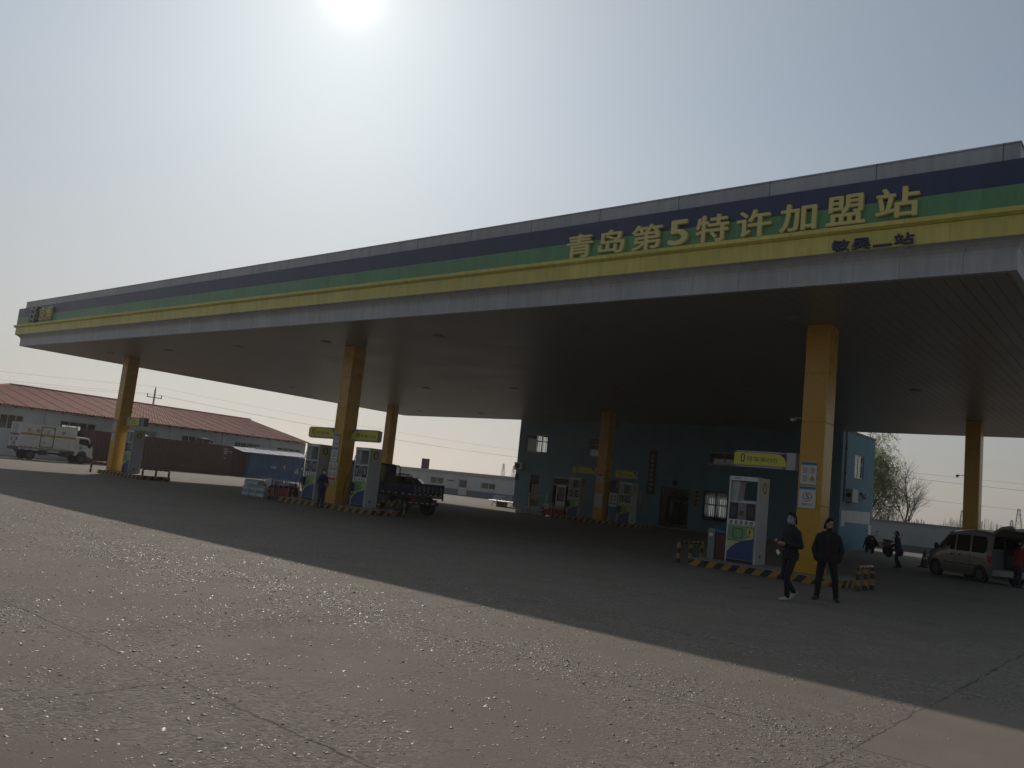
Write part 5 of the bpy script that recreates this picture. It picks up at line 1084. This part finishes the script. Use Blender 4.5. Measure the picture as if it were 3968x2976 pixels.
# dark red suv beyond the flatbed
sst = [(2.2, .40, .68, .80, .66, .55), (2.1, .30, .82, .92, .84, .72), (1.3, .25, .98, 1.04, .92, .80), (1.05, .25, 1.0, 1.12, .92, .78), (.35, .25, 1.02, 1.62, .92, .68), (.0, .25, 1.02, 1.67, .92, .68), (-.9, .25, 1.03, 1.68, .92, .68), (-1.75, .25, 1.04, 1.62, .91, .66), (-2.12, .28, 1.05, 1.30, .89, .70), (-2.25, .38, .98, 1.06, .84, .70)]
suv, ss_, sp_ = car('dark red sport utility car with bright roof rails standing beyond the flatbed truck', 'car', (-34.8, 31.2, 0), R(-136), sst, mat('maroon_paint', (.06, .012, .012), .25, .2, coat=.6), [[(.85, 1.06), (.28, 1.52), (-.10, 1.56), (-.10, 1.06)], [(-.18, 1.06), (-.18, 1.56), (-1.0, 1.57), (-1.0, 1.06)], [(-1.08, 1.08), (-1.08, 1.56), (-1.45, 1.50), (-1.62, 1.28), (-1.5, 1.10)]], (1.35, -1.35), .35, name='sport_utility_car')
for sg in (1, -1):
    mb = MB(); mb.tube([(.45, sg * .62, 1.67), (.30, sg * .62, 1.725), (-1.3, sg * .62, 1.745), (-1.5, sg * .62, 1.66)], .034, 8); mb.build('roof_rail', M['chrome'], suv, smooth=True)
    mb = MB(); mb.tube([(-1.08, sg * .845, 1.09), (-1.5, sg * .85, 1.10), (-1.66, sg * .815, 1.28), (-1.47, sg * .75, 1.53), (-1.1, sg * .735, 1.585), (.2, sg * .735, 1.57)], .012, 6); mb.build('window_trim', M['chrome'], suv, smooth=True)
    mb = MB(); mb.box((-2.05, sg * .62, .95), (-2.25, sg * .86, 1.10)); mb.build('tail_light', M['tail'], suv, bevel=.02)
mb = MB(); mb.add([(-1.80, .56, 1.62), (-1.80, -.56, 1.62), (-2.13, -.62, 1.34), (-2.13, .62, 1.34)], [(0, 1, 2, 3)]); g_ = mb.build('rear_window', M['darkglass'], suv); g_.location = (-.02, 0, .02); s_ = g_.modifiers.new('t', 'SOLIDIFY'); s_.thickness = .012
mb = MB(); mb.box((-1.72, -.6, 1.63), (-1.98, .6, 1.66)); mb.build('spoiler', bpy.data.materials['maroon_paint'], suv, bevel=.01)

# white box truck
tr = thing('box_truck', 'white box truck with red characters and a yellow stripe parked before the warehouse', 'truck', (-67, 26, 0))
XF, XB = -66.0, -67.95
mb = MB(); mb.box((XB, 23.42, .90), (XF, 27.40, 2.66)); bx_ = mb.build('cargo_box', M['white'], tr, bevel=.02)
mb = MB(); mb.box((XB - .01, 23.40, 2.661), (XF + .012, 27.42, 2.70)); mb.build('box_roof', M['lgrey'], tr, bevel=.008)
mb = MB(); mb.box((XF + .002, 23.45, 1.80), (XF + .005, 27.37, 1.955)); mb.build('stripe', mat('stripe_ochre', (.50, .30, .05), .5), bx_)
mb = MB(); a, b2, c, e = 24.83, 25.80, .98, 2.52
for q_ in (((a, c), (a + .05, e)), ((b2 - .05, c), (b2, e)), ((a + .05, e - .05), (b2 - .05, e)), ((a + .05, c), (b2 - .05, c + .05))): mb.box((XF + .006, q_[0][0], q_[0][1]), (XF + .016, q_[1][0], q_[1][1]))
mb.build('side_door', M['dgrey'], bx_); mb = MB(); mb.box((XF + .006, 25.02, 1.30), (XF + .03, 25.30, 1.335)); mb.ball((XF + .015, 25.15, 1.32), (.014, .05, .05), 8, 6); [mb.box((XF + .006, y, z), (XF + .018, y + .12, z + .06)) for y in (24.90, 25.63) for z in (1.08, 1.75, 2.36)]; mb.build('door_latch', M['mgrey'], bx_)
for ch, y in (('火', 24.0), ('烟', 24.62), ('止', 25.36), ('禁', 26.42)): text_obj(ch, 'box_character', mat('truck_red', (.20, .018, .02), .5) if 'truck_red' not in bpy.data.materials else bpy.data.materials['truck_red'], bx_, (y - .13, 2.03, y + .13, 2.31), 'yz', .004, XF + .006, .02)
mb = MB(); [mb.box((XF + .002, 23.55 + y, .93), (XF + .006, 23.67 + y, .96)) for y in (0, .33, .66, .99, 2.35, 2.85, 3.1, 3.4)]; mb.split('reflector', M['red'], bx_)
mb = MB(); mb.box((XB + .1, 23.408, 1.72), (XF - .1, 23.417, 1.86)); o = mb.build('rear_stripe', M['postred'], bx_); mb = MB(); mb.box((-66.98, 23.40, .95), (-66.96, 23.418, 2.6)); [mb.cyl((x, 23.39, .95), (x, 23.39, 2.6), .015, 6) for x in (-67.3, -66.65)]; [mb.box((x, 23.404, z), (x + .3, 23.416, z + .22)) for x, z in ((-67.7, 1.3), (-66.6, 1.35), (-67.1, 1.05))]; mb.build('rear_door_gear', M['mgrey'], bx_)
mb = MB(); mb.box((XB + .05, 23.36, .66), (XF - .05, 23.46, .86)); mb.build('rear_bumper', M['dgrey'], tr, bevel=.01)
for x in (-67.6, -66.35): mb = MB(); mb.box((x, 23.345, .70), (x + .24, 23.358, .82)); mb.build('tail_light', M['tail'], tr)
mb = MB(); mb.box((-66.95, 23.35, .52), (-66.5, 23.365, .64)); mb.build('number_plate', M['paper'], tr)
cabp = [(27.44, .58), (27.62, .58), (27.66, .80), (27.80, .95), (28.02, 1.0), (28.24, .93), (28.36, .78), (28.40, .56), (28.72, .54), (28.78, .70), (28.78, 1.18), (28.72, 1.34), (28.42, 1.96), (28.30, 2.02), (27.52, 2.04), (27.44, 1.98)]
mb = MB(); mb.prism(cabp, 'x', -67.82, -66.08); cb = mb.build('cab', M['white'], tr, bevel=.035)
for x0, x1 in ((-66.083, -66.072), (-67.83, -67.817)): mb = MB(); mb.prism([(27.66, 1.90), (28.30, 1.90), (28.62, 1.28), (28.42, 1.24), (28.30, 1.42), (27.66, 1.50)], 'x', x0, x1); mb.build('side_window', M['darkglass'], cb)
mb = MB(); mb.obox((-66.95, 28.585, 1.66), (1.5, .012, .62), Matrix.Rotation(R(-26), 3, 'X').inverted()); mb.build('windscreen', M['darkglass'], cb)
mb = MB(); mb.box((-66.072, 27.74, 1.10), (-66.062, 27.92, 1.28)); mb.box((-66.072, 27.70, 1.30), (-66.064, 27.95, 1.34)); mb.prism([(28.0, 1.16), (28.3, 1.26), (28.0, 1.2)], 'x', -66.074, -66.066); mb.build('door_marking', M['mgrey'], cb)
mb = MB(); mb.box((-66.06, 28.50, 1.40), (-65.86, 28.58, 1.75)); mb.tube([(-66.08, 28.5, 1.8), (-65.95, 28.54, 1.76)], .015, 6); mb.build('mirror', M['black'], cb, bevel=.01)
mb = MB(); mb.box((-67.75, 28.70, .42), (-66.1, 28.86, .62)); mb.build('front_bumper', M['lgrey'], tr, bevel=.03)
for x in (-67.6, -66.35): mb = MB(); mb.box((x, 28.782, .72), (x + .22, 28.80, .9)); mb.build('headlight', M['lamp'], tr)
mb = MB(); mb.box((-67.5, 23.6, .50), (-66.45, 28.3, .66)); mb.box((-67.8, 23.5, .86), (-66.1, 27.4, .897)); mb.build('chassis', M['black'], tr); mb = MB(); mb.box((-66.5, 25.0, .42), (-66.1, 25.7, .78)); mb.box((-66.5, 26.5, .42), (-66.1, 27.1, .78)); mb.split('side_tank', mat('tank_red', (.10, .015, .012), .5), tr, bevel=.03)
mb = MB(); mb.box((-66.04, 25.45, .66), (-66.0, 26.2, .73)); mb.box((-66.04, 25.45, .45), (-66.0, 26.2, .52)); mb.split('side_guard', M['white'], tr)
for y in (24.35, 28.02):
    for a, b2 in ((-66.35, -66.08), (-67.55, -67.82)): wheel(tr, y, a, b2, .36, ax='x')

# dark blue flatbed truck at dispenser 3
fb = thing('flatbed_truck', 'dark blue dropside flatbed truck beside dispenser number 3, tailgate with painted numbers', 'truck', (-29, 26.2, 0))
navy = mat('truck_navy', (.010, .014, .055), .5, var=.2, dirt=.3, dcol=(.03, .03, .035)); x1, y0, y1 = -26.3, 25.2, 27.2
mb = MB(); mb.box((-29.3, y0, .88), (x1 - .03, y0 + .04, 1.33)); mb.box((-29.3, y1 - .04, .88), (x1 - .03, y1, 1.33)); [mb.box((x, y0 - .03, .86), (x + .05, y0 - .002, 1.34)) for x in (-29.2, -28.2, -27.2, x1 - .1)]; mb.split('side_board', navy, fb, bevel=.006)
mb = MB(); mb.box((x1 - .028, y0, .90), (x1 + .01, y1, 1.385)); [mb.box((x1 + .0105, y0 + .03 + k * .27, .92), (x1 + .032, y0 + .07 + k * .27, 1.36)) for k in range(8)]; mb.box((x1 - .03, y0, 1.386), (x1 + .035, y1, 1.42)); mb.box((x1 + .011, y1 - .1, .72), (x1 + .05, y1 - .02, .95)); tg = mb.build('tailgate', navy, fb, bevel=.005)
for k, ch in enumerate('5N989U9'): text_obj(ch, 'painted_number', M['mgrey'], tg, (y0 + .10 + .27 * k, 1.02, y0 + .26 + .27 * k, 1.30), 'yz', .002, x1 + .011, .01)
mb = MB(); mb.box((-29.3, y0 + .005, .80), (x1, y1 - .005, .875)); mb.build('bed', M['black'], fb)
mb = MB(); [mb.box((-29.1 + k * .44, y0 - .036, .90), (-28.94 + k * .44, y0 - .031, .935)) for k in range(7)]; [mb.box((x1 + .0335, y0 + .08 + k * .33, .925), (x1 + .037, y0 + .22 + k * .33, .955)) for k in range(6)]; mb.split('reflector', M['paper'], fb)
mb = MB(); mb.box((-29.34, y0, .88), (-29.30, y1, 1.6)); mb.tube([(-29.32, y0 + .03, .9), (-29.32, y0 + .03, 2.02), (-29.32, y0 + .12, 2.12), (-29.32, y1 - .12, 2.12), (-29.32, y1 - .03, 2.02), (-29.32, y1 - .03, .9)], .03, 8); mb.build('headboard', M['black'], fb)
mb = MB(); mb.prism([(-28.72, 1.36), (-28.42, 1.36), (-28.35, 2.02), (-28.5, 2.10), (-28.66, 2.05)], 'y', y0 + .1, y0 + .22); mb.build('rolled_tarpaulin', mat('tarp_yellow', (.24, .19, .04), .7, var=.3, scale=5), fb, bevel=.04)
mb = MB(); mb.prism([(-29.5, .55), (-29.5, 2.1), (-29.65, 2.18), (-30.9, 2.16), (-31.05, 2.05), (-31.3, 1.35), (-31.36, .55)], 'y', y0 + .08, y1 - .08); cb = mb.build('cab', navy, fb, bevel=.05)
mb = MB(); mb.prism([(-29.85, 1.35), (-29.85, 1.95), (-30.85, 1.95), (-31.08, 1.35)], 'y', y0 + .07, y0 + .079); mb.build('side_window', M['darkglass'], cb)
mb = MB(); mb.box((-31.0, y0 + .55, .45), (x1 - .25, y1 - .55, .74)); mb.build('chassis', M['black'], fb); mb = MB(); mb.box((x1 - .35, y0 + .08, .48), (x1 - .25, y1 + .02, .60)); mb.build('under_run_bar', M['black'], fb)
mb = MB(); [mb.box((x1 - .2495, y0 + .15 + .35 * k, .53), (x1 - .246, y0 + .33 + .35 * k, .565)) for k in range(5)]; mb.split('bar_reflector', M['paper'], fb)
for sg, y in ((1, y0 + .2), (-1, y1 - .45)): mb = MB(); mb.box((x1 - .24, y, .62), (x1 - .20, y + .28, .74)); mb.build('tail_light', M['tail'], fb)
for x in (-27.05, -30.4):
    for a, b2 in ((y0 + .32, y0 + .04), (y1 - .32, y1 - .04)): wheel(fb, x, a, b2, .40)
mb = MB(); mb.box((-28.6, y0 + .1, .40), (-27.8, y0 + .5, .78)); mb.build('fuel_tank', M['dgrey'], fb, bevel=.05)

# scooters by the shop corner
def scooter(loc, rz, label, body, cover):
    t = thing('electric_scooter', label, 'scooter', loc, rz, world=False)
    for x in (.62, -.58): wheel(t, x, -.05, .05, .25, .5)
    mb = MB(); mb.loft([[(x, w * math.cos(a), z + h * math.sin(a)) for a in [2*math.pi*k/14 for k in range(14)]] for x, w, z, h in ((-.86, .06, .62, .06), (-.75, .16, .62, .16), (-.45, .20, .60, .22), (-.12, .17, .50, .20), (.1, .13, .32, .10), (.30, .16, .34, .12), (.42, .17, .55, .28), (.52, .10, .78, .16))]); mb.build('body', body, t, smooth=True)
    mb = MB(); mb.loft([[(x, w * math.cos(a), z + .06 * math.sin(a)) for a in [2*math.pi*k/12 for k in range(12)]] for x, w, z in ((-.78, .10, .84), (-.6, .16, .85), (-.2, .15, .83), (-.05, .08, .80))]); mb.build('seat', M['black'], t, smooth=True)
    mb = MB(); mb.tube([(.62, 0, .25), (.50, 0, .72), (.40, 0, 1.02)], .03, 8); mb.tube([(.34, -.34, 1.06), (.42, -.12, 1.02), (.42, .12, 1.02), (.34, .34, 1.06)], .018, 8); mb.build('handlebar', M['black'], t, smooth=True)
    for sg in (1, -1): mb = MB(); mb.tube([(.40, sg * .2, 1.04), (.38, sg * .28, 1.26)], .008, 6); mb.ball((.38, sg * .30, 1.30), (.015, .06, .04), 8, 6); mb.build('mirror', M['black'], t)
    if cover:
        mb = MB(); nx, ny = 9, 15
        vs = [(.62 - .95 * i / nx + .05 * math.sin(j), (j / ny - .5) * .74 * (1 - .1 * i / nx), .95 + .12 * math.sin(math.pi * i / nx) - 3.2 * abs(j / ny - .5) ** 2.6 - .25 * (i / nx) * abs(j / ny - .5) - .10 * (i > 7)) for i in range(nx + 1) for j in range(ny + 1)]
        mb.add(vs, [(i*(ny+1)+j, (i+1)*(ny+1)+j, (i+1)*(ny+1)+j+1, i*(ny+1)+j+1) for i in range(nx) for j in range(ny)]); o = mb.build('quilt_cover', cover, t, smooth=True); s_ = o.modifiers.new('t', 'SOLIDIFY'); s_.thickness = .05
    mb = MB(); mb.ball((.50, 0, .88), (.06, .09, .07), 10, 8); mb.build('headlight', M['lamp'], t, smooth=True)
    return t
scooter((-14.9, 52.1, 0), R(-60), 'dark scooter with a quilted cover by the corner of the blue shop', M['black'], mat('quilt_black', (.016, .012, .014), .85))
scooter((-13.9, 53.2, 0), R(-35), 'scooter with a tan front shield just right of the covered one', mat('scooter_tan', (.30, .19, .11), .4), None)

# traffic cone
t = thing('traffic_cone', 'dark traffic cone in front of the silver minivan', 'cone', (-9.5, 41.6, 0))
mb = MB(); mb.box((-9.72, 41.38, 0.002), (-9.28, 41.82, .05)); mb.build('base', M['rubber'], t, bevel=.02)
mb = MB(); cone_r = lambda z: .17 - .14 * (z - .05) / .72
mb.tube([(-9.5, 41.6, z) for z in (.051, .30, .50, .77)], [cone_r(z) for z in (.051, .30, .50, .77)], 18); mb.build('cone_body', mat('cone_dark', (.06, .02, .015), .6), t, smooth=True, auto=40)
mb = MB(); mb.tube([(-9.5, 41.6, .36), (-9.5, 41.6, .48)], [cone_r(.36) + .003, cone_r(.48) + .003], 18); mb.build('band', M['mgrey'], t)

# ------------------------------------------------------------------ people
def capsule(mb, a, b2, ra, rb, tags, tg):
    a, b2 = Vector(a), Vector(b2); d = (b2 - a); L_ = d.length; d.normalize(); pts = []; rs = []
    for k in range(5): s = math.sin(R(90 * (k + .5) / 5.)); pts.append(a - d * ra * math.cos(R(90 * (k + .5) / 5.))); rs.append(ra * s)
    for k in range(1, 4): pts.append(a.lerp(b2, k / 4)); rs.append(ra + (rb - ra) * k / 4)
    for k in range(5): s = math.cos(R(90 * (k + .5) / 5.)); pts.append(b2 + d * rb * math.sin(R(90 * (k + .5) / 5.))); rs.append(rb * s)
    mb.tube(pts, rs, 12); tags.append((tg, a, b2, ra, rb))
def person(label, loc, face, P, cols, extras=()):
    t = thing('person', label, 'person', loc, face, world=False)
    H = P.get('h', 1.72) / 1.72; mb = MB(); tags = []
    V = lambda p: Vector(p) * H
    lean = P.get('lean', 0.0); tw = P.get('bulk', 1.0)
    sk = lambda p: Vector((p[0], p[1] - lean * max(0, p[2] - .9), p[2]))        # forward lean above the hip (front is -Y)
    # torso
    tor = [(.80, .158, .115), (.90, .172, .125), (1.0, .165, .122), (1.12, .168, .122), (1.25, .185, .125), (1.34, .188, .115), (1.40, .155, .095), (1.45, .085, .070)]
    rings = []
    for z, a, b2 in tor:
        c = sk((0, 0, z)); rings.append([V((c.x + a * tw * math.cos(q_), c.y + b2 * tw * math.sin(q_), z)) for q_ in [2*math.pi*k/20 for k in range(20)]])
    mb.loft(rings); tags.append(('top', V(sk((0, 0, .88))), V(sk((0, 0, 1.36))), .17 * tw, .16 * tw))
    if P.get('hem'): 
        c0, c1 = .95, P['hem']; mb.loft([[V((.185 * tw * math.cos(q_), .145 * tw * math.sin(q_), z)) for q_ in [2*math.pi*k/20 for k in range(20)]] for z in (c1, (c0 + c1) / 2, c0)]); tags.append(('top', V((0, 0, c1 + .05)), V((0, 0, c0)), .19 * tw, .17 * tw))
    nk = sk((0, 0, 1.42)); hc = Vector(P.get('head', nk + Vector((0, -.015, .175))))
    capsule(mb, V(nk), V(hc + Vector((0, .02, -.08))), .058 * H, .052 * H, tags, 'skin')
    HM = Matrix.Rotation(P.get('turn', 0), 3, 'Z') @ Matrix.Rotation(P.get('nod', 0), 3, 'X')
    hp = lambda x, y, z: V(hc) + HM @ (Vector((x, y, z)) * H)
    mb.ball(hp(0, .012, .03), (.074 * H, .094 * H, .092 * H), 18, 12, 0, HM); mb.ball(hp(0, -.018, -.045), (.058 * H, .070 * H, .070 * H), 16, 10, 0, HM)
    mb.ball(hp(0, -.092, -.018), (.014 * H, .020 * H, .024 * H), 8, 6, 0, HM); mb.ball(hp(0, -.066, -.090), (.026 * H, .022 * H, .020 * H), 8, 6, 0, HM)
    for s in (1, -1): mb.ball(hp(s * .070, .014, -.01), (.010 * H, .018 * H, .026 * H), 8, 6, 0, HM); mb.ball(hp(s * .036, -.068, .022), (.026 * H, .014 * H, .010 * H), 8, 6, 0, HM)
    tags.append(('skin', V(hc) + Vector((0, 0, -.06)), V(hc) + Vector((0, 0, .05)), .09 * H, .09 * H))
    sl = P.get('sleeve', .056)
    for s, key in ((1, 'L'), (-1, 'R')):
        sh = V(sk((s * (.165 + .02 * tw), 0, 1.33))); el = V(P['elbow' + key]); wr = V(P['wrist' + key])
        capsule(mb, sh, el, .064 * H, sl * H, tags, 'top'); capsule(mb, el, wr + (el - wr).normalized() * .015, sl * H, (sl - .014) * H, tags, 'top')
        hd = P.get('hand' + key)
        if hd != 'pocket':
            fd = (wr - el).normalized() if hd is None else Vector(hd).normalized(); side = fd.cross(Vector((0, 0, 1))); side = side.normalized() if side.length > .1 else Vector((1, 0, 0)); up_ = side.cross(fd)
            pm = wr + fd * .05 * H; capsule(mb, wr, wr + fd * .075 * H, .027 * H, .036 * H, tags, 'skin')
            for k, (o_, l) in enumerate(((-.030, .070), (-.010, .080), (.010, .076), (.030, .060))):
                b0 = wr + (fd * .085 + up_ * o_) * H; m_ = b0 + (fd * l * .55 + side * .012 * s) * H; e_ = m_ + (fd * .30 * l * .5 + side * .030 * s) * H
                capsule(mb, b0, m_, .0105 * H, .0095 * H, tags, 'skin'); capsule(mb, m_, e_, .0095 * H, .0085 * H, tags, 'skin')
            b0 = wr + (fd * .035 + up_ * -.030) * H; m_ = b0 + (fd * .03 + up_ * -.028 + side * .02 * s) * H; capsule(mb, b0, m_, .013 * H, .0105 * H, tags, 'skin'); capsule(mb, m_, m_ + fd * .028 * H, .0105 * H, .009 * H, tags, 'skin')
        hi = V((s * .092, .0, .88)); kn = V(P['knee' + key]); an = V(P['ankle' + key])
        lw = P.get('leg', 1.0)
        capsule(mb, hi, kn, .092 * H * lw, .068 * H * lw, tags, 'legs'); capsule(mb, kn, an, .066 * H * lw, .052 * H * lw, tags, 'legs')
        td = Vector(P.get('toe' + key, (0, -1, 0))).normalized()
        capsule(mb, an + Vector((0, 0, -.035)) * H - td * .05 * H, an + td * .07 * H + Vector((0, 0, -.045)) * H, .042 * H, .043 * H, tags, 'shoe'); capsule(mb, an + td * .07 * H + Vector((0, 0, -.048)) * H, an + td * .155 * H + Vector((0, 0, -.058)) * H, .040 * H, .030 * H, tags, 'shoe')
    raw = mb.build('raw', M['skin']); rm = raw.modifiers.new('r', 'REMESH'); rm.mode = 'VOXEL'; rm.voxel_size = .0085; rm.use_smooth_shade = True
    sm_ = raw.modifiers.new('s', 'SMOOTH'); sm_.factor = .5; sm_.iterations = 3
    dg = bpy.context.evaluated_depsgraph_get(); me = bpy.data.meshes.new_from_object(raw.evaluated_get(dg)); bpy.data.objects.remove(raw)
    me.materials.clear(); names = ['top', 'legs', 'skin', 'shoe']; [me.materials.append(cols[k]) for k in names]
    n = len(me.polygons); ce = np.empty(n * 3); me.polygons.foreach_get('center', ce); ce = ce.reshape(-1, 3); best = np.full(n, 1e9); idx = np.zeros(n, int)
    for tg, a, b2, ra, rb in tags:
        a_, d_ = np.array(a), np.array(b2 - a); q_ = np.clip(((ce - a_) @ d_) / max(d_ @ d_, 1e-9), 0, 1); dist = np.linalg.norm(ce - (a_ + q_[:, None] * d_), axis=1) - (ra + (rb - ra) * q_)
        u = dist < best; best[u] = dist[u]; idx[u] = names.index(tg)
    if P.get('hem'): idx[(idx == 1) & (ce[:, 2] > (P['hem'] + .01) * H) & (np.abs(ce[:, 0]) < .21 * H)] = 0
    me.polygons.foreach_set('material_index', idx.astype(np.int32)); me.polygons.foreach_set('use_smooth', [True] * n); me.update(); me.name = 'body'
    o = bpy.data.objects.new('body', me); C.objects.link(o); o.parent = t
    # hair
    mb = MB(); N_, K = 20, 9; rings = []
    for k in range(K + 1):
        ph_ = R(90) * (1 - k / K * 1.0); row = []
        for i in range(N_):
            a = 2 * math.pi * i / N_; back = math.sin(a); low = -.14 * max(0, back) - .02 * (1 - abs(back)) + .062 * max(0, -back) 
            z = .03 + (.106 * math.sin(ph_)) + (1 - math.sin(ph_)) * low * 1.0; r_ = max(.10, math.cos(ph_)) if k else .06
            row.append(hp(.0825 * r_ * math.cos(a), .014 + .104 * r_ * math.sin(a), z))
        rings.append(row)
    mb.loft(rings, cap=True); 
    if P.get('bun'): mb.ball(hp(0, .10, .085), .045 * H, 12, 8)
    mb.build('hair', cols.get('hair', M['hair']), t, smooth=True)
    for s in (1, -1): mb = MB(); mb.ball(hp(s * .033, -.081, .006), (.012 * H, .005 * H, .006 * H), 8, 6, 0, HM); mb.build('eye', M['black'], t)
    if P.get('mask'):
        mb = MB(); rings = []
        for z in (.0, -.03, -.065, -.10):
            w_ = .062 - .10 * abs(z + .04) ** 1.2; rings.append([hp(w_ * math.sin(R(b2)) * 1.02, -.018 - (.084 if z > -.09 else .066) * math.cos(R(b2)), z) for b2 in range(-85, 86, 17)])
        mb.loft(rings, cap=False, closed=False); k_ = mb.build('face_mask', P['mask'], t, smooth=True); s_ = k_.modifiers.new('t', 'SOLIDIFY'); s_.thickness = .004
    else:
        mb = MB(); mb.ball(hp(0, -.083, -.058), (.022 * H, .006 * H, .006 * H), 8, 6, 0, HM); mb.build('mouth', mat('lip', (.22, .08, .06), .5) if 'lip' not in bpy.data.materials else bpy.data.materials['lip'], t)
    for fn in extras: fn(t, V, sk)
    return t
cl = lambda n, c: mat(n, c, .85, var=.15, scale=6, bump=.25, bscale=18)
K = dict(top=cl('black_jacket', (.007, .008, .009)), legs=cl('black_trousers', (.008, .009, .011)), skin=M['skin'], shoe=mat('pale_shoe', (.40, .37, .33), .6))
# left man: walking to the left, blue mask, things held in front
vd = math.atan2(-6.31, 16.77)            # view direction turn
def papers(t, V, sk):
    mb = MB(); mb.obox((.07, -.36, .955), (.10, .012, .07), Matrix.Rotation(R(35), 3, 'Y')); o = mb.build('folded_paper', M['white']); o.location = t.location; o.rotation_euler = t.rotation_euler; tag(o, 'small white folded paper held by the man in a blue mask', 'paper')
person('man in black with a blue face mask and pale shoes walking past dispenser number 1', (-6.31, 16.77, 0), -R(52) - vd * -1.0 if False else R(-52) + R(20.6),
    dict(h=1.77, elbowL=(.25, .03, 1.08), wristL=(.12, -.22, 1.10), elbowR=(-.25, -.0, 1.06), wristR=(-.10, -.25, 1.13), kneeL=(.10, -.13, .47), ankleL=(.09, -.10, .095), kneeR=(-.09, -.06, .47), ankleR=(-.09, .20, .17), toeR=(0, -.72, -.6), turn=R(8), mask=mat('mask_blue', (.22, .38, .50), .7), hem=.80, leg=.95, sleeve=.06), K, (papers,))
K2 = dict(top=cl('black_coat', (.006, .006, .007)), legs=cl('black_slacks', (.006, .006, .006)), skin=M['skin'], shoe=mat('dark_shoe', (.03, .03, .032), .4))
def shirt(t, V, sk):
    mb = MB(); rings = []
    for z, w_, y in ((1.40, .035, -.088), (1.32, .045, -.124), (1.15, .062, -.133), (.98, .060, -.135), (.90, .055, -.138)): rings.append([V((w_ * math.sin(a), y * 1.34 + .012 * (1 - math.cos(a)), z)) for a in np.linspace(-1.2, 1.2, 7)])
    mb.loft(rings, cap=False, closed=False); o = mb.build('shirt_front', cl('purple_shirt', (.020, .007, .021)), t, smooth=True); s_ = o.modifiers.new('t', 'SOLIDIFY'); s_.thickness = .012
person('man in black with hands in his pockets, legs apart, looking to the right', (-6.01, 18.08, 0), R(18.4),
    dict(h=1.73, bulk=1.22, elbowL=(.265, .02, 1.05), wristL=(.215, -.05, .85), elbowR=(-.265, .02, 1.05), wristR=(-.215, -.05, .85), handL='pocket', handR='pocket', kneeL=(.165, -.02, .48), ankleL=(.205, .02, .09), kneeR=(-.145, -.02, .48), ankleR=(-.175, .0, .09), toeL=(.35, -1, 0), toeR=(-.5, -1, 0), turn=R(48), hem=.80, leg=1.08, sleeve=.068), K2, (shirt,))
K3 = dict(top=cl('navy_uniform', (.014, .02, .085)), legs=cl('navy_trousers', (.010, .011, .018)), skin=M['skin'], shoe=M['black'])
person('attendant in navy uniform and white mask with hair tied up, beside dispenser number 5', (-28.1, 21.75, 0), R(52) + R(35),
    dict(h=1.64, elbowL=(.24, -.03, 1.06), wristL=(.13, -.24, 1.0), elbowR=(-.24, .0, 1.08), wristR=(-.06, -.22, 1.06), kneeL=(.10, -.03, .48), ankleL=(.10, .0, .09), kneeR=(-.09, -.05, .48), ankleR=(-.09, .02, .09), turn=R(-10), mask=M['paper'], bun=True, hem=.72, leg=.95), K3)
K4 = dict(top=cl('blue_grey_jacket', (.035, .045, .085)), legs=cl('dark_trousers', (.012, .014, .022)), skin=M['skin'], shoe=M['black'])
def bag(t, V, sk):
    mb = MB(); mb.ball((-.05, -.36, .62), (.15, .17, .22), 12, 10); o = mb.build('carry_bag', M['rubber'], smooth=True); o.location = t.location; o.rotation_euler = t.rotation_euler; tag(o, 'bulging black bag carried by the short person in blue grey', 'bag'); ORG[o.name] = Vector((0, 0, 0)); mb = MB(); mb.tube([(-.1, -.38, .80), (-.1, -.30, .92), (.0, -.34, .80)], .012, 6); mb.build('bag_handle', M['rubber'], o)
person('short person in a blue grey jacket carrying a black bag near the shop corner', (-9.55, 37.4, 0), R(-68),
    dict(h=1.52, bulk=1.15, lean=.12, elbowL=(.27, -.02, 1.08), wristL=(.12, -.26, 1.05), elbowR=(-.27, -.05, 1.08), wristR=(-.12, -.28, .98), kneeL=(.10, -.10, .46), ankleL=(.09, -.04, .09), kneeR=(-.10, -.06, .46), ankleR=(-.09, .12, .11), leg=1.1, sleeve=.07), K4, (bag,))
K5 = dict(top=cl('red_vest', (.22, .018, .022)), legs=cl('blue_jeans', (.014, .02, .04)), skin=M['skin'], shoe=M['black'])
person('person in a red vest bending into the open back of the silver minivan', (-4.86, 34.6, 0), R(140),
    dict(h=1.62, bulk=1.1, lean=.22, elbowL=(.26, -.20, 1.15), wristL=(.14, -.42, 1.0), elbowR=(-.26, -.20, 1.15), wristR=(-.14, -.42, 1.02), kneeL=(.11, -.03, .48), ankleL=(.12, .02, .09), kneeR=(-.10, -.02, .48), ankleR=(-.12, .04, .09), leg=1.02), K5)
# ------------------------------------------------------------------ dusty air
hz = bpy.data.materials.new('dusty_air'); hz.use_nodes = True; t_ = hz.node_tree; t_.nodes.clear()
o_ = t_.nodes.new('ShaderNodeOutputMaterial'); v_ = t_.nodes.new('ShaderNodeVolumePrincipled'); v_.inputs['Color'].default_value = (.86, .84, .80, 1); v_.inputs['Density'].default_value = 0.00055; v_.inputs['Anisotropy'].default_value = 0.55
t_.links.new(v_.outputs[0], o_.inputs['Volume'])
mb = MB(); mb.box((-2510, -610, -1), (910, 2610, 15)); tag(mb.build('haze', hz), kind='stuff')
S.cycles.volume_bounces = 0; S.cycles.volume_step_rate = 1.0
